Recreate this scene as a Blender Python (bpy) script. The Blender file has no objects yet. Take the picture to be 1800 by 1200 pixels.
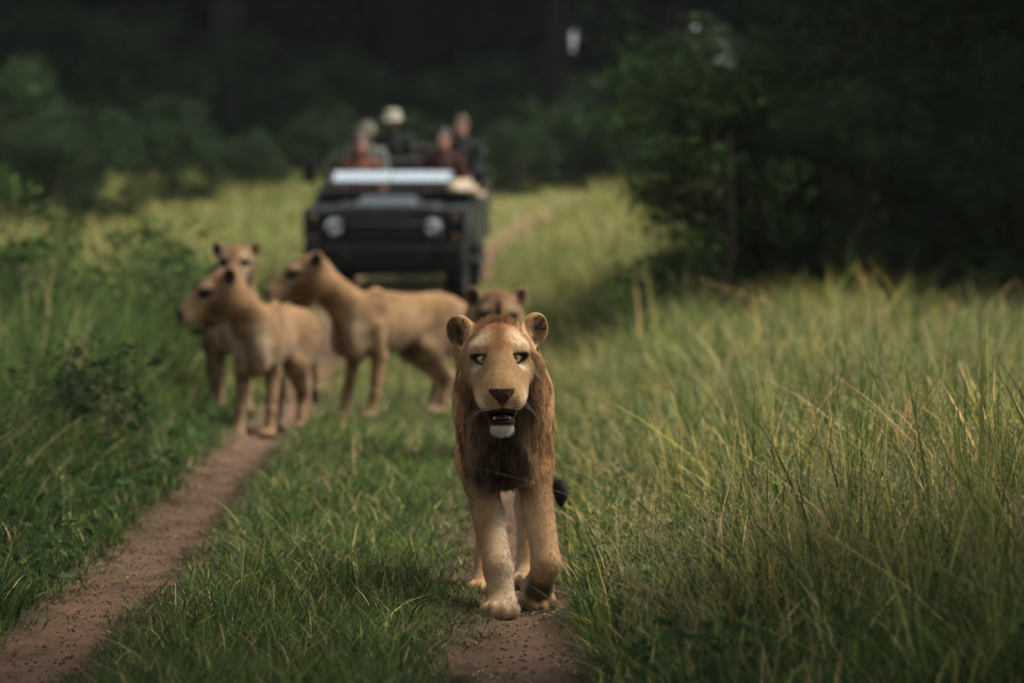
import bpy, math, random
import numpy as np
from mathutils import Matrix, Vector, Euler
from math import radians, sin, cos, pi, tan

rng = np.random.default_rng(7)
random.seed(7)
scene = bpy.context.scene
COL = scene.collection

# ------------------------------------------------------------------ camera, world, sun, exposure
HAZE = .00015
CAM_Z, FPX, HOR = 1.29, 8150.0, 428.0          # eye height; focal length in photo pixels; horizon row
cam_data = bpy.data.cameras.new('camera')
cam_data.lens = FPX / 1800.0 * 36.0
cam_data.sensor_width = 36.0
cam_data.clip_start, cam_data.clip_end = 0.1, 2000.0
cam_data.dof.use_dof = True
cam_data.dof.focus_distance = 15.75
cam_data.dof.aperture_fstop = 3.0
cam_data.dof.aperture_blades = 0
cam = bpy.data.objects.new('camera', cam_data)
cam.location = (0, 0, CAM_Z)
cam.rotation_euler = (radians(90) - math.atan((600 - HOR) / FPX), 0, 0)
COL.objects.link(cam)
scene.camera = cam

SUN_EL, SUN_AZ = radians(58), radians(88)      # azimuth from +Y (straight ahead) towards +X
world = bpy.data.worlds.new('World')
scene.world = world
world.use_nodes = True
nt = world.node_tree
bg = nt.nodes['Background']
sky = nt.nodes.new('ShaderNodeTexSky')
sky.sky_type = 'NISHITA'
sky.sun_disc = False
sky.sun_elevation = SUN_EL
sky.sun_rotation = SUN_AZ
sky.air_density, sky.dust_density, sky.ozone_density = 1.0, 4.0, 1.0
hsv = nt.nodes.new('ShaderNodeHueSaturation')   # cloud cover takes most of the blue out
hsv.inputs['Saturation'].default_value = 0.30
nt.links.new(sky.outputs[0], hsv.inputs['Color'])
nt.links.new(hsv.outputs[0], bg.inputs['Color'])
bg.inputs['Strength'].default_value = 0.06
sd = bpy.data.lights.new('sun', 'SUN')
sd.energy, sd.angle, sd.color = 1.3, radians(26), (1.0, 0.95, 0.86)
sun = bpy.data.objects.new('sun', sd)
dirv = Vector((sin(SUN_AZ) * cos(SUN_EL), cos(SUN_AZ) * cos(SUN_EL), sin(SUN_EL)))
sun.rotation_euler = (-dirv).to_track_quat('-Z', 'Y').to_euler()
sun.location = dirv * 60
COL.objects.link(sun)
vs = scene.view_settings
vs.view_transform, vs.look, vs.gamma, vs.use_curve_mapping = 'Standard', 'None', 1.0, False
vs.exposure = 2.15
scene.render.engine = 'CYCLES'
scene.cycles.use_denoising = True
scene.cycles.use_adaptive_sampling = True
scene.cycles.adaptive_threshold = 0.02
scene.cycles.max_bounces = 6
scene.cycles.diffuse_bounces = 3
scene.cycles.transmission_bounces = 4
scene.cycles.transparent_max_bounces = 4
scene.cycles.caustics_reflective = scene.cycles.caustics_refractive = False

# ------------------------------------------------------------------ small helpers
def lin(r, g, b):
    f = lambda c: (c / 255 / 12.92) if c / 255 <= 0.04045 else ((c / 255 + 0.055) / 1.055) ** 2.4
    return np.array((f(r), f(g), f(b)))

def sstep(a, b, x):
    t = np.clip((x - a) / (b - a), 0, 1)
    return t * t * (3 - 2 * t)

def _hash(ix, iy, iz):
    h = (ix * 374761393 + iy * 668265263 + iz * 2147483647) & 0xffffffff
    h = ((h ^ (h >> 13)) * 1274126177) & 0xffffffff
    return ((h ^ (h >> 16)) & 0xffff) / 65535.0

def vnoise(P, scale):
    """value noise 0..1 at the rows of P"""
    Q = np.asarray(P, float) * scale + 100.37
    I = np.floor(Q).astype(np.int64); f = Q - I; f = f * f * (3 - 2 * f)
    out = 0
    for dx in (0, 1):
        for dy in (0, 1):
            for dz in (0, 1):
                w = ((f[:, 0] if dx else 1 - f[:, 0]) * (f[:, 1] if dy else 1 - f[:, 1]) * (f[:, 2] if dz else 1 - f[:, 2]))
                out = out + w * _hash(I[:, 0] + dx, I[:, 1] + dy, I[:, 2] + dz)
    return out

def tag(o, label=None, cat=None, group=None, kind=None):
    if label: o['label'] = label
    if cat: o['category'] = cat
    if group: o['group'] = group
    if kind: o['kind'] = kind
    return o

def empty(name, loc=(0, 0, 0), rz=0.0, rx=0.0, label=None, cat=None, group=None):
    o = bpy.data.objects.new(name, None)
    o.empty_display_size = 0.2
    o.location = loc; o.rotation_euler = (rx, 0, rz)
    COL.objects.link(o)
    return tag(o, label, cat, group)

def mesh_from(name, V, F, mat=None, parent=None, col=None, smooth=True, link=True, fourth=False):
    """V (n,3); F list of arrays (m,3)/(m,4) or one array; col (n,3) point colours"""
    me = bpy.data.meshes.new(name)
    V = np.asarray(V, np.float32)
    Fs = F if isinstance(F, list) else [F]
    Fs = [np.asarray(f, np.int32) for f in Fs if len(f)]
    me.vertices.add(len(V)); me.vertices.foreach_set('co', V.ravel())
    loops = np.concatenate([f.ravel() for f in Fs])
    sizes = np.concatenate([np.full(len(f), f.shape[1], np.int32) for f in Fs])
    me.loops.add(len(loops)); me.loops.foreach_set('vertex_index', loops)
    me.polygons.add(len(sizes))
    starts = np.concatenate([[0], np.cumsum(sizes)[:-1]]).astype(np.int32)
    me.polygons.foreach_set('loop_start', starts)
    me.polygons.foreach_set('use_smooth', np.full(len(sizes), smooth, bool))
    me.update(calc_edges=True)
    if col is not None:
        a = me.attributes.new('col', 'FLOAT_COLOR', 'POINT')
        c4 = np.ones((len(V), 4), np.float32); c4[:, :3] = col
        a.data.foreach_set('color', c4.ravel())
    if mat: me.materials.append(mat)
    if not link: return me
    o = bpy.data.objects.new(name, me)
    COL.objects.link(o)
    if parent is not None: o.parent = parent
    return o

def link_mesh(name, me, parent=None, loc=(0, 0, 0), rot=(0, 0, 0), scale=None):
    o = bpy.data.objects.new(name, me)
    COL.objects.link(o)
    o.location = loc; o.rotation_euler = rot
    if scale is not None: o.scale = scale if hasattr(scale, '__len__') else (scale,) * 3
    if parent is not None: o.parent = parent
    return o

def mat_new(name, base=(0.5, 0.5, 0.5), rough=0.6, spec=0.3, metal=0.0, attr=None, noise=None, bump=None, transl=0.0, sheen=0.0, coat=0.0, emit=None):
    """procedural material; attr: colour attribute; noise=(scale, amount); bump=(scale, strength, distance)"""
    m = bpy.data.materials.new(name); m.use_nodes = True
    n = m.node_tree; N = n.nodes; L = n.links
    b = N['Principled BSDF']; out = N['Material Output']
    b.inputs['Roughness'].default_value = rough
    b.inputs['Specular IOR Level'].default_value = spec
    b.inputs['Metallic'].default_value = metal
    b.inputs['Sheen Weight'].default_value = sheen
    b.inputs['Coat Weight'].default_value = coat
    b.inputs['Base Color'].default_value = (*base, 1)
    src = None
    if attr:
        a = N.new('ShaderNodeAttribute'); a.attribute_name = attr; src = a.outputs['Color']
    if noise:
        tc = N.new('ShaderNodeTexCoord')
        nz = N.new('ShaderNodeTexNoise'); nz.inputs['Scale'].default_value = noise[0]; nz.inputs['Detail'].default_value = 5
        L.new(tc.outputs['Object'], nz.inputs['Vector'])
        mr = N.new('ShaderNodeMapRange'); mr.inputs['From Min'].default_value = 0.3; mr.inputs['From Max'].default_value = 0.7
        mr.inputs['To Min'].default_value = 1 - noise[1]; mr.inputs['To Max'].default_value = 1 + noise[1]
        L.new(nz.outputs['Fac'], mr.inputs['Value'])
        mx = N.new('ShaderNodeMix'); mx.data_type = 'RGBA'; mx.blend_type = 'MULTIPLY'; mx.inputs['Factor'].default_value = 1
        if src: L.new(src, mx.inputs['A'])
        else: mx.inputs['A'].default_value = (*base, 1)
        L.new(mr.outputs[0], mx.inputs['B'])
        src = mx.outputs['Result']
    if src: L.new(src, b.inputs['Base Color'])
    if bump:
        tc = N.new('ShaderNodeTexCoord')
        nz = N.new('ShaderNodeTexNoise'); nz.inputs['Scale'].default_value = bump[0]; nz.inputs['Detail'].default_value = 6
        L.new(tc.outputs['Object'], nz.inputs['Vector'])
        bp = N.new('ShaderNodeBump'); bp.inputs['Strength'].default_value = bump[1]; bp.inputs['Distance'].default_value = bump[2]
        L.new(nz.outputs['Fac'], bp.inputs['Height']); L.new(bp.outputs[0], b.inputs['Normal'])
    if transl:
        t = N.new('ShaderNodeBsdfTranslucent'); ms = N.new('ShaderNodeMixShader'); ms.inputs[0].default_value = transl
        if src: L.new(src, t.inputs['Color'])
        else: t.inputs['Color'].default_value = (*base, 1)
        L.new(b.outputs[0], ms.inputs[1]); L.new(t.outputs[0], ms.inputs[2]); L.new(ms.outputs[0], out.inputs['Surface'])
    return m

# ------------------------------------------------------------------ implicit-surface sculpting
def axis(*segs):
    """segs (start, end, step): one rectilinear axis, finer where it matters"""
    out = [np.array([segs[0][0]])]
    for a, b, st in segs:
        n = max(1, int(round((b - a) / st)))
        out.append(np.linspace(a, b, n + 1)[1:])
    return np.concatenate(out).astype(np.float32)

class Field:
    def __init__(s, xs, ys, zs):
        s.ax = (xs, ys, zs)
        s.D = np.full((len(xs), len(ys), len(zs)), 1.0, np.float32)
    def block(s, lo, hi):
        sl, g = [], []
        for i in range(3):
            a = max(0, np.searchsorted(s.ax[i], lo[i]) - 1); b = min(len(s.ax[i]), np.searchsorted(s.ax[i], hi[i]) + 1)
            if b <= a: return None, None
            sl.append(slice(a, b)); sh = [1, 1, 1]; sh[i] = -1
            g.append(s.ax[i][a:b].reshape(sh))
        return tuple(sl), g
    def put(s, dist, lo, hi, k, sub=False):
        sl, g = s.block(np.asarray(lo) - k - 0.015, np.asarray(hi) + k + 0.015)
        if sl is None: return
        d = dist(*g); A = s.D[sl]
        if sub:
            d = -d
            h = np.maximum(k - np.abs(A - d), 0) / k
            s.D[sl] = np.maximum(A, d) + h * h * k * 0.25
        else:
            h = np.maximum(k - np.abs(A - d), 0) / k
            s.D[sl] = np.minimum(A, d) - h * h * k * 0.25
    def cone(s, a, b, ra, rb, k=0.03, sub=False):
        a = np.asarray(a, float); b = np.asarray(b, float); ba = b - a; L2 = max(float(ba @ ba), 1e-9); r = max(ra, rb)
        def f(x, y, z):
            h = np.clip(((x - a[0]) * ba[0] + (y - a[1]) * ba[1] + (z - a[2]) * ba[2]) / L2, 0, 1)
            return (np.sqrt((x - a[0] - h * ba[0]) ** 2 + (y - a[1] - h * ba[1]) ** 2 + (z - a[2] - h * ba[2]) ** 2) - (ra + (rb - ra) * h)).astype(np.float32)
        s.put(f, np.minimum(a, b) - r, np.maximum(a, b) + r, k, sub)
    def ell(s, c, r, k=0.03, R=None, sub=False):
        c = np.asarray(c, float); r = np.asarray(r, float); M = np.eye(3) if R is None else np.asarray(R, float)
        ext = np.sqrt(((M * r) ** 2).sum(1))
        def f(x, y, z):
            x = x - c[0]; y = y - c[1]; z = z - c[2]
            q0 = 0; q1 = 0
            for i in range(3):
                v = (x * M[0, i] + y * M[1, i] + z * M[2, i]) / r[i]
                q0 = q0 + v * v; q1 = q1 + (v / r[i]) ** 2
            k0 = np.sqrt(q0); return (k0 * (k0 - 1) / np.maximum(np.sqrt(q1), 1e-6)).astype(np.float32)
        s.put(f, c - ext, c + ext, k, sub)
    def lens(s, c, R, halfw, halfh, depth, k=0.004, sub=True):
        """almond-shaped cut looking along local y: two cylinders crossed"""
        c = np.asarray(c, float); M = np.asarray(R, float)
        rad = (halfw ** 2 + halfh ** 2) / (2 * halfh); off = rad - halfh
        def f(x, y, z):
            x = x - c[0]; y = y - c[1]; z = z - c[2]
            u = x * M[0, 0] + y * M[1, 0] + z * M[2, 0]; v = x * M[0, 1] + y * M[1, 1] + z * M[2, 1]; w = x * M[0, 2] + y * M[1, 2] + z * M[2, 2]
            d = np.maximum(np.sqrt(u * u + (w + off) ** 2) - rad, np.sqrt(u * u + (w - off) ** 2) - rad)
            return np.maximum(d, np.abs(v) - depth).astype(np.float32)
        e = max(halfw, depth) + 0.01
        s.put(f, c - e, c + e, k, sub)
    def mesh(s, smooth=1):
        D = s.D; xs, ys, zs = s.ax
        S = D < 0
        nx, ny, nz = D.shape
        cnt = np.zeros((nx - 1, ny - 1, nz - 1), np.int8)
        for dx in (0, 1):
            for dy in (0, 1):
                for dz in (0, 1):
                    cnt += S[dx:nx - 1 + dx, dy:ny - 1 + dy, dz:nz - 1 + dz]
        act = np.argwhere((cnt > 0) & (cnt < 8))
        idx = np.full(cnt.shape, -1, np.int32)
        idx[act[:, 0], act[:, 1], act[:, 2]] = np.arange(len(act))
        acc = np.zeros((len(act), 3)); num = np.zeros(len(act))
        corners = [(a, b, c) for a in (0, 1) for b in (0, 1) for c in (0, 1)]
        def pos(o):
            i = act + np.array(o)
            return np.stack([xs[i[:, 0]], ys[i[:, 1]], zs[i[:, 2]]], 1), D[i[:, 0], i[:, 1], i[:, 2]]
        for a in corners:
            for ax in range(3):
                if a[ax]: continue
                b = list(a); b[ax] = 1
                pa, da = pos(a); pb, db = pos(b)
                m = (da < 0) != (db < 0)
                t = np.where(m, da / np.where(m, da - db, 1), 0)[:, None]
                acc += np.where(m[:, None], pa + t * (pb - pa), 0); num += m
        V = acc / num[:, None]
        Q = []
        for ax in range(3):
            o1, o2 = [(1, 2), (2, 0), (0, 1)][ax]
            lo = [slice(None)] * 3; hi = [slice(None)] * 3
            lo[ax] = slice(0, -1); hi[ax] = slice(1, None)
            ch = S[tuple(lo)] != S[tuple(hi)]
            e = np.argwhere(ch)
            ok = np.ones(len(e), bool)
            for o in (o1, o2): ok &= (e[:, o] > 0) & (e[:, o] < D.shape[o] - 1)
            e = e[ok]
            inside = S[e[:, 0], e[:, 1], e[:, 2]]
            def cell(d1, d2):
                q = e.copy(); q[:, o1] -= d1; q[:, o2] -= d2
                return idx[q[:, 0], q[:, 1], q[:, 2]]
            q = np.stack([cell(1, 1), cell(0, 1), cell(0, 0), cell(1, 0)], 1)
            q[~inside] = q[~inside][:, ::-1]
            Q.append(q)
        Q = np.concatenate(Q)
        for _ in range(smooth):
            a = Q.ravel(); b = np.roll(Q, -1, 1).ravel(); n = len(V)
            den = (np.bincount(a, minlength=n) + np.bincount(b, minlength=n))[:, None]
            W = np.stack([np.bincount(a, V[b, i], n) + np.bincount(b, V[a, i], n) for i in range(3)], 1)
            V = V * 0.5 + 0.5 * W / np.maximum(den, 1)
        return V, Q

def vnormals(V, Q):
    n = np.cross(V[Q[:, 2]] - V[Q[:, 0]], V[Q[:, 3]] - V[Q[:, 1]])
    N = np.stack([sum(np.bincount(Q[:, j], n[:, i], len(V)) for j in range(4)) for i in range(3)], 1)
    return N / np.maximum(np.linalg.norm(N, axis=1, keepdims=True), 1e-9)

def rotz(a): c, s = cos(a), sin(a); return np.array(((c, -s, 0), (s, c, 0), (0, 0, 1.0)))
def rotx(a): c, s = cos(a), sin(a); return np.array(((1.0, 0, 0), (0, c, -s), (0, s, c)))
def roty(a): c, s = cos(a), sin(a); return np.array(((c, 0, s), (0, 1.0, 0), (-s, 0, c)))

def uv_sphere(nu=24, nv=14):
    V = [(0, 0, 1)]
    for j in range(1, nv):
        t = pi * j / nv
        for i in range(nu): V.append((sin(t) * cos(2 * pi * i / nu), sin(t) * sin(2 * pi * i / nu), cos(t)))
    V.append((0, 0, -1)); F3, F4 = [], []
    for i in range(nu): F3.append((0, 1 + i, 1 + (i + 1) % nu))
    for j in range(nv - 2):
        for i in range(nu):
            a = 1 + j * nu + i; b = 1 + j * nu + (i + 1) % nu
            F4.append((a, a + nu, b + nu, b))
    l = len(V) - 1; o = 1 + (nv - 2) * nu
    for i in range(nu): F3.append((l, o + (i + 1) % nu, o + i))
    return np.array(V), np.array(F3), np.array(F4)

# ------------------------------------------------------------------ the ground
def rut_left(d): return np.interp(d, [0, 18, 25, 30, 40, 51, 60, 70, 85, 120], [-1.43, -1.45, -1.58, -1.66, -1.70, -1.98, -1.85, -1.0, .7, 5.0])
def rut_right(d): return np.interp(d, [0, 14, 18, 25, 30, 40, 51, 60, 70, 85, 120], [.05, .04, .01, .04, .06, .0, -.50, -.35, .5, 2.2, 6.5])
def rut_mask(X, d):
    X = np.asarray(X, float); d = np.asarray(d, float)
    nn = (vnoise(np.stack([X.ravel() * 1.5, d.ravel() * .7, 0 * X.ravel()], 1), 2.5) + .6 * vnoise(np.stack([X.ravel(), d.ravel(), 0 * X.ravel()], 1), 9)).reshape(X.shape) - .8
    wob = .16 * nn + .03 * np.sin(d * 2.1) + .035 * np.sin(d * 5.3 + 1) + .03 * np.sin(d * 11 + X)
    a = 1 - sstep(.13, .24, np.abs(X - rut_left(d)) + wob * .7)
    b = 1 - sstep(.13, .24, np.abs(X - rut_right(d)) + wob)
    return np.maximum(a, b) * (1 - .5 * sstep(62, 80, d))
def ground_z(X, d):
    X = np.asarray(X, float); d = np.asarray(d, float)
    z = np.interp(d, [-400, 33, 37, 42, 46, 51, 58, 65, 80, 110, 160, 600], [0, 0, .06, .20, .37, .60, 1.0, 1.42, 2.25, 3.2, 4.2, 8.0])
    bank = sstep(.35, 1.9, X - rut_right(d)) * np.interp(d, [0, 14, 20, 30, 42, 60, 80], [.10, .10, .18, .26, .36, .25, 0])
    bankl = sstep(.3, 1.6, rut_left(d) - X) * np.interp(d, [0, 14, 30, 45, 60], [.08, .08, .10, .10, 0])
    P = np.stack([X.ravel(), d.ravel(), np.zeros(X.size)], 1)
    bump = ((vnoise(P, 1.3) - .5) * .06 + (vnoise(P, 4.0) - .5) * .025).reshape(X.shape)
    m = rut_mask(X, d)
    return z + bank + bankl + bump * (1 - .92 * m) - .050 * m + .045

def grid_sheet(name, xs, ys, mat, fz):
    X, Y = np.meshgrid(xs, ys); Z = fz(X, Y)
    V = np.stack([X.ravel(), Y.ravel(), Z.ravel()], 1)
    nx, ny = len(xs), len(ys)
    i = np.arange(nx * ny).reshape(ny, nx)
    Q = np.stack([i[:-1, :-1].ravel(), i[:-1, 1:].ravel(), i[1:, 1:].ravel(), i[1:, :-1].ravel()], 1)
    m = rut_mask(X, Y).ravel()[:, None]
    n = vnoise(V * np.array((1, 1, 0)), 2.6)[:, None]; n2 = vnoise(V * np.array((1, 1, 0)), 23)[:, None]; n3 = vnoise(V * np.array((3.0, .8, 0)), 5)[:, None]
    n4 = vnoise(V * np.array((1, 1, 0)), 60)[:, None]
    soil = np.array((.140, .082, .050)) * (.50 + .35 * n + .30 * n2 + .30 * n4); soil = soil * (1 - .55 * sstep(.30, .50, n2 * n3)); soil = soil * (1 - .35 * sstep(.5, .8, n))
    turf = np.array((.075, .062, .032)) * (.7 + .6 * n)
    turf = np.where((np.abs(Y.ravel()) > 60)[:, None], np.array((.13, .12, .045)) * (.7 + .6 * n), turf)
    o = mesh_from(name, V, Q, mat, None, turf * (1 - m) + soil * m)
    return tag(o, kind='structure')

M_SOIL = mat_new('soil', attr='col', rough=0.95, spec=0.1, noise=(45, .30), bump=(70, .9, .012))
grid_sheet('ground', np.concatenate([-np.geomspace(700, 6.2, 26), np.arange(-6, 6.01, .06), np.geomspace(6.2, 700, 26)]),
           np.concatenate([[-300, -100, -30, 0], np.arange(6, 36, .06), np.arange(36, 90, .4), np.geomspace(90, 900, 24)]), M_SOIL, ground_z)

# ------------------------------------------------------------------ grass
def blade_mesh(base, h, w, lean, yaw, curve, col, tipcol, levels=3):
    """base (n,3), h, w, lean (n,2) horizontal offset of the tip as a share of h, curve: droop"""
    n = len(base); ts = np.linspace(0, 1, levels + 1)
    side = np.stack([np.cos(yaw), np.sin(yaw), np.zeros(n)], 1)
    pts, cols = [], []
    for i, t in enumerate(ts):
        off = lean * (t ** 1.6)[None] if False else lean * (t ** 1.6)
        c = base + np.stack([off[:, 0] * h, off[:, 1] * h, h * (t - curve * t * t * .5)], 1)
        wt = w * (1 - t ** 1.8) if i < levels else w * 0
        k = col * (1 - t) + tipcol * t
        if i < levels:
            pts += [c - side * wt[:, None] * .5, c + side * wt[:, None] * .5]; cols += [k, k]
        else:
            pts.append(c); cols.append(k)
    nv = 2 * levels + 1
    V = np.stack(pts, 1).reshape(-1, 3); C = np.stack(cols, 1).reshape(-1, 3)
    b = (np.arange(n) * nv)[:, None]
    Q = np.concatenate([b + np.array([2 * j, 2 * j + 1, 2 * j + 3, 2 * j + 2]) for j in range(levels - 1)])
    T = b + np.array([2 * levels - 2, 2 * levels - 1, 2 * levels])
    return V, T, Q, C

M_GRASS = mat_new('grass_blade', attr='col', rough=0.6, spec=0.14, transl=0.42)
def sample_fan(n, d0, d1, th, seed, power=0.0):
    r = np.random.default_rng(seed)
    d = d0 * (d1 / d0) ** (r.random(n) ** (1 + power)); X = d * r.uniform(-th, th, n)
    return X, d, r

def pick_col(r, n, palette, weights, var=.18):
    c = np.array(palette)[r.choice(len(palette), n, p=np.array(weights) / sum(weights))]
    return c * r.normal(1, var, (n, 1)).clip(.5, 1.6) * r.normal(1, .06, (n, 3)).clip(.8, 1.2)

G_DEEP, G_MID, G_LIME, G_YEL, G_STRAW = (.030, .062, .018), (.075, .125, .032), (.170, .215, .055), (.300, .290, .100), (.48, .39, .20)
def tufts(X, d, r, per, spread):
    """replace free points by tufts: returns X, d and the outward direction"""
    n = len(X); k = max(1, n // per); own = r.integers(0, k, n)
    ox, oy = r.normal(0, 1, n), r.normal(0, 1, n)
    return X[own] + ox * spread, d[own] + oy * spread, np.stack([ox, oy], 1) * .5, own

def grass(name, label, X, d, r, h, w, lean, curve, col, tip, levels=3):
    z = ground_z(X, d)
    V, T, Q, C = blade_mesh(np.stack([X, d, z - .01], 1), h, w, lean, r.uniform(0, pi, len(X)), curve, col, tip, levels)
    o = mesh_from(name, V, [T, Q], M_GRASS, None, C, smooth=False)
    return tag(o, label, 'grass', kind='stuff')

def leaf_faces(C, size, r, col, shape=.45, up=.35):
    """C (n,3) leaf bases; diamond leaves folded a little along the midrib: 2 triangles each"""
    n = len(C); d = r.normal(0, 1, (n, 3)); d[:, 2] = d[:, 2] * .6 - .1; d /= np.linalg.norm(d, axis=1, keepdims=True)
    u = r.normal(0, 1, (n, 3)) + np.array((0, 0, up * 3)); s = np.cross(d, u); s /= np.maximum(np.linalg.norm(s, axis=1, keepdims=True), 1e-6)
    nn = np.cross(s, d)
    L = (size * r.uniform(.6, 1.3, n))[:, None]
    V = np.stack([C, C + d * L * .5 + s * L * shape * .5 + nn * L * .08, C + d * L, C + d * L * .5 - s * L * shape * .5 + nn * L * .08], 1).reshape(-1, 3)
    b = (np.arange(n) * 4)[:, None]
    T = np.concatenate([b + np.array([0, 1, 2]), b + np.array([0, 2, 3])])
    return V, T, np.repeat(col, 4, 0)

def lawn():
    # short grass on the hump between the ruts and along their edges
    X, d, r = sample_fan(150000, 11.5, 50, .16, 21)
    rl, rr = rut_left(d), rut_right(d)
    keep = (X > rl - .0) & (X < rr + .05) & (rut_mask(X, d) < r.random(len(X)) ** 1.5 * 1.02)
    X, d = X[keep], d[keep]; n = len(X)
    P = np.stack([X, d, 0 * X], 1); nz = vnoise(P, 1.7); nz2 = vnoise(P, 6)
    edge = np.minimum(X - rut_left(d), rut_right(d) - X)
    h = (.045 + .115 * nz * nz2 * 1.8 + .05 * r.random(n)) * sstep(.08, .45, edge).clip(.35, 1) * r.uniform(.6, 1.35, n)
    h = np.where(r.random(n) < .02, h * 1.9, h)
    col = pick_col(r, n, [G_DEEP, G_MID, G_LIME, G_STRAW], [.34, .44, .20, .06], .25) * (.6 + .8 * vnoise(P, 3.3))[:, None]
    grass('short_grass', 'short green grass on the hump between the two wheel ruts', X, d, r, h, r.uniform(.6, 1.5, n) * .0058 * (d / 16) ** .7, r.normal(0, .55, (n, 2)), r.uniform(.1, 1.1, n), col * .9, col * np.array((1.25, 1.12, 1.0)))

    # tall seeding grass on the right bank
    X, d, r = sample_fan(125000, 11.5, 48, .17, 22)
    X = np.abs(X) * 1.0
    rr = rut_right(d)
    X, d, out, own = tufts(X, d, r, 30, .085)
    off = X - rut_right(d)
    keep = off > .15 + .12 * vnoise(np.stack([X, d, 0 * X], 1), 3)
    X, d, out, own, off = X[keep], d[keep], out[keep], own[keep], off[keep]; n = len(X)
    P = np.stack([X, d, 0 * X], 1); nz = vnoise(P, .9); th = r.random(200000)[own]
    h = (.20 + .30 * sstep(.2, 1.1, off)) * (.45 + .75 * nz) * (.55 + .9 * th) * r.uniform(.5, 1.3, n)
    lean = out * .55 + r.normal(0, .36, (n, 2)) * (1 + (r.random(n) < .25))[:, None] + np.array((-.25, -.05)) * (1 - sstep(.15, .7, off))[:, None]
    wmul = np.where(r.random(n) < .30, 1.9, 1.0) * r.uniform(.6, 1.3, n)
    up = r.random(n) < .25; lean = np.where(up[:, None], lean * .35, lean); h = np.where(up, h * 1.2, h * .92)
    col = pick_col(r, n, [G_DEEP, G_MID, G_LIME, G_YEL, G_STRAW], [.34, .34, .20, .08, .04], .30) * (.50 + 1.0 * r.random(200000)[own])[:, None]
    dry = sstep(.5, .75, vnoise(P, .9))[:, None]; col = col * (1 + dry * np.array((.35, .12, .08)))
    grass('tall_grass', 'tall loose green and straw grass on the bank beside the right rut', X, d, r, h, wmul * .0062 * (d / 16) ** .75, lean, r.uniform(.15, 1.25, n), col, col * np.array((1.35, 1.15, 1.05)), 4)

    # left verge: darker, weedier
    X, d, r = sample_fan(110000, 11.5, 48, .17, 23)
    X = -np.abs(X) - .2
    X, d, out, own = tufts(X, d, r, 24, .085)
    off = rut_left(d) - X
    keep = off > .13 + .14 * vnoise(np.stack([X, d, 0 * X], 1), 3)
    X, d, out, own, off = X[keep], d[keep], out[keep], own[keep], off[keep]; n = len(X)
    P = np.stack([X, d, 0 * X], 1); nz = vnoise(P, .8); th = r.random(200000)[own]
    h = (.12 + .40 * sstep(.2, 1.2, off) + .45 * sstep(29, 36, d) * sstep(.5, 1.2, off)) * (.5 + .7 * nz) * (.6 + .8 * th) * r.uniform(.55, 1.25, n)
    col = pick_col(r, n, [G_DEEP, G_MID, G_LIME, G_STRAW], [.50, .38, .11, .04], .25) * (.65 + .7 * r.random(200000)[own])[:, None]
    grass('verge_grass', 'dark green weedy grass on the verge beside the left rut', X, d, r, h, r.uniform(.6, 1.7, n) * .0062 * (d / 16) ** .75, out * .5 + r.normal(0, .36, (n, 2)), r.uniform(.1, .9, n), col, col * np.array((1.2, 1.1, 1.0)), 4)

    # meadow rising behind
    X, d, r = sample_fan(120000, 36, 96, .17, 24)
    m = rut_mask(X, d); keep = (m < .4) | (r.random(len(X)) < .12)
    keep &= ~((d < 48) & ((X > rut_right(d) + .3) | (X < rut_left(d) - .3)) & (r.random(len(X)) < .3))
    X, d = X[keep], d[keep]; n = len(X)
    P = np.stack([X, d, 0 * X], 1); nz = vnoise(P, .35)
    mid = ((X > rut_left(d)) & (X < rut_right(d)))
    h = (.16 + .22 * nz) * r.uniform(.6, 1.3, n) * np.where(mid, .45, 1)
    col = pick_col(r, n, [G_MID, G_LIME, G_YEL, G_STRAW], [.14, .36, .34, .16]) * .85
    g = sstep(.45, .7, vnoise(P, .5))[:, None]; col = col * (1 - g * .5) + pick_col(r, n, [G_MID, G_LIME], [.5, .5]) * g * .5
    grass('meadow_grass', 'pale yellow green meadow grass on the rise behind the vehicle', X, d, r, h, .016 * (d / 45), r.normal(0, .35, (n, 2)), r.uniform(.1, .8, n), col, col * np.array((1.25, 1.12, 1.0)), 2)

    # broad-leaved ground weeds low down in the bank and the verge
    X, d, r = sample_fan(26000, 12, 40, .16, 27)
    kx = r.integers(0, 900, len(X)); X = X[kx] + r.normal(0, .10, len(X)); d = d[kx] + r.normal(0, .10, len(X))
    keep = ((X > rut_right(d) + .28) | (X < rut_left(d) - .22)); X, d = X[keep], d[keep]; n = len(X)
    col = pick_col(r, n, [(.028, .058, .018), (.050, .090, .026), (.10, .14, .04)], [.45, .4, .15], .25)
    C = np.stack([X, d, ground_z(X, d) + r.uniform(.02, .24, n) * (.4 + .6 * r.random(900)[kx[keep]])], 1)
    V, T, C3 = leaf_faces(C, .055 * np.ones(n), r, col, .55, .5)
    tag(mesh_from('ground_weeds', V, T, M_GRASS, None, C3, smooth=False), 'low broad-leaved green weeds growing among the grass', 'weeds', kind='stuff')
    # seed-head stems
    X, d, r = sample_fan(5200, 12.5, 42, .16, 25); X = np.abs(X)
    left = r.random(len(X)) < .12; X = np.where(left, -X - .4, X)
    off = np.where(left, rut_left(d) - X, X - rut_right(d)); keep = off > .32; X, d, off = X[keep], d[keep], off[keep]; n = len(X)
    z = ground_z(X, d); h = r.uniform(.30, .62, n) * (.65 + .35 * sstep(.3, 1.1, off)); lean = r.normal(0, .22, (n, 2)) + np.array((-.10, -.03))
    curve = r.uniform(.05, .5, n); col = pick_col(r, n, [G_YEL, G_STRAW, (.28, .21, .13)], [.3, .4, .3])
    V, T, Q, C = blade_mesh(np.stack([X, d, z], 1), h, .0026 * (d / 16) ** .7, lean, r.uniform(0, pi, n), curve, col, col, 4)
    sv, sc = [], []
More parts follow.
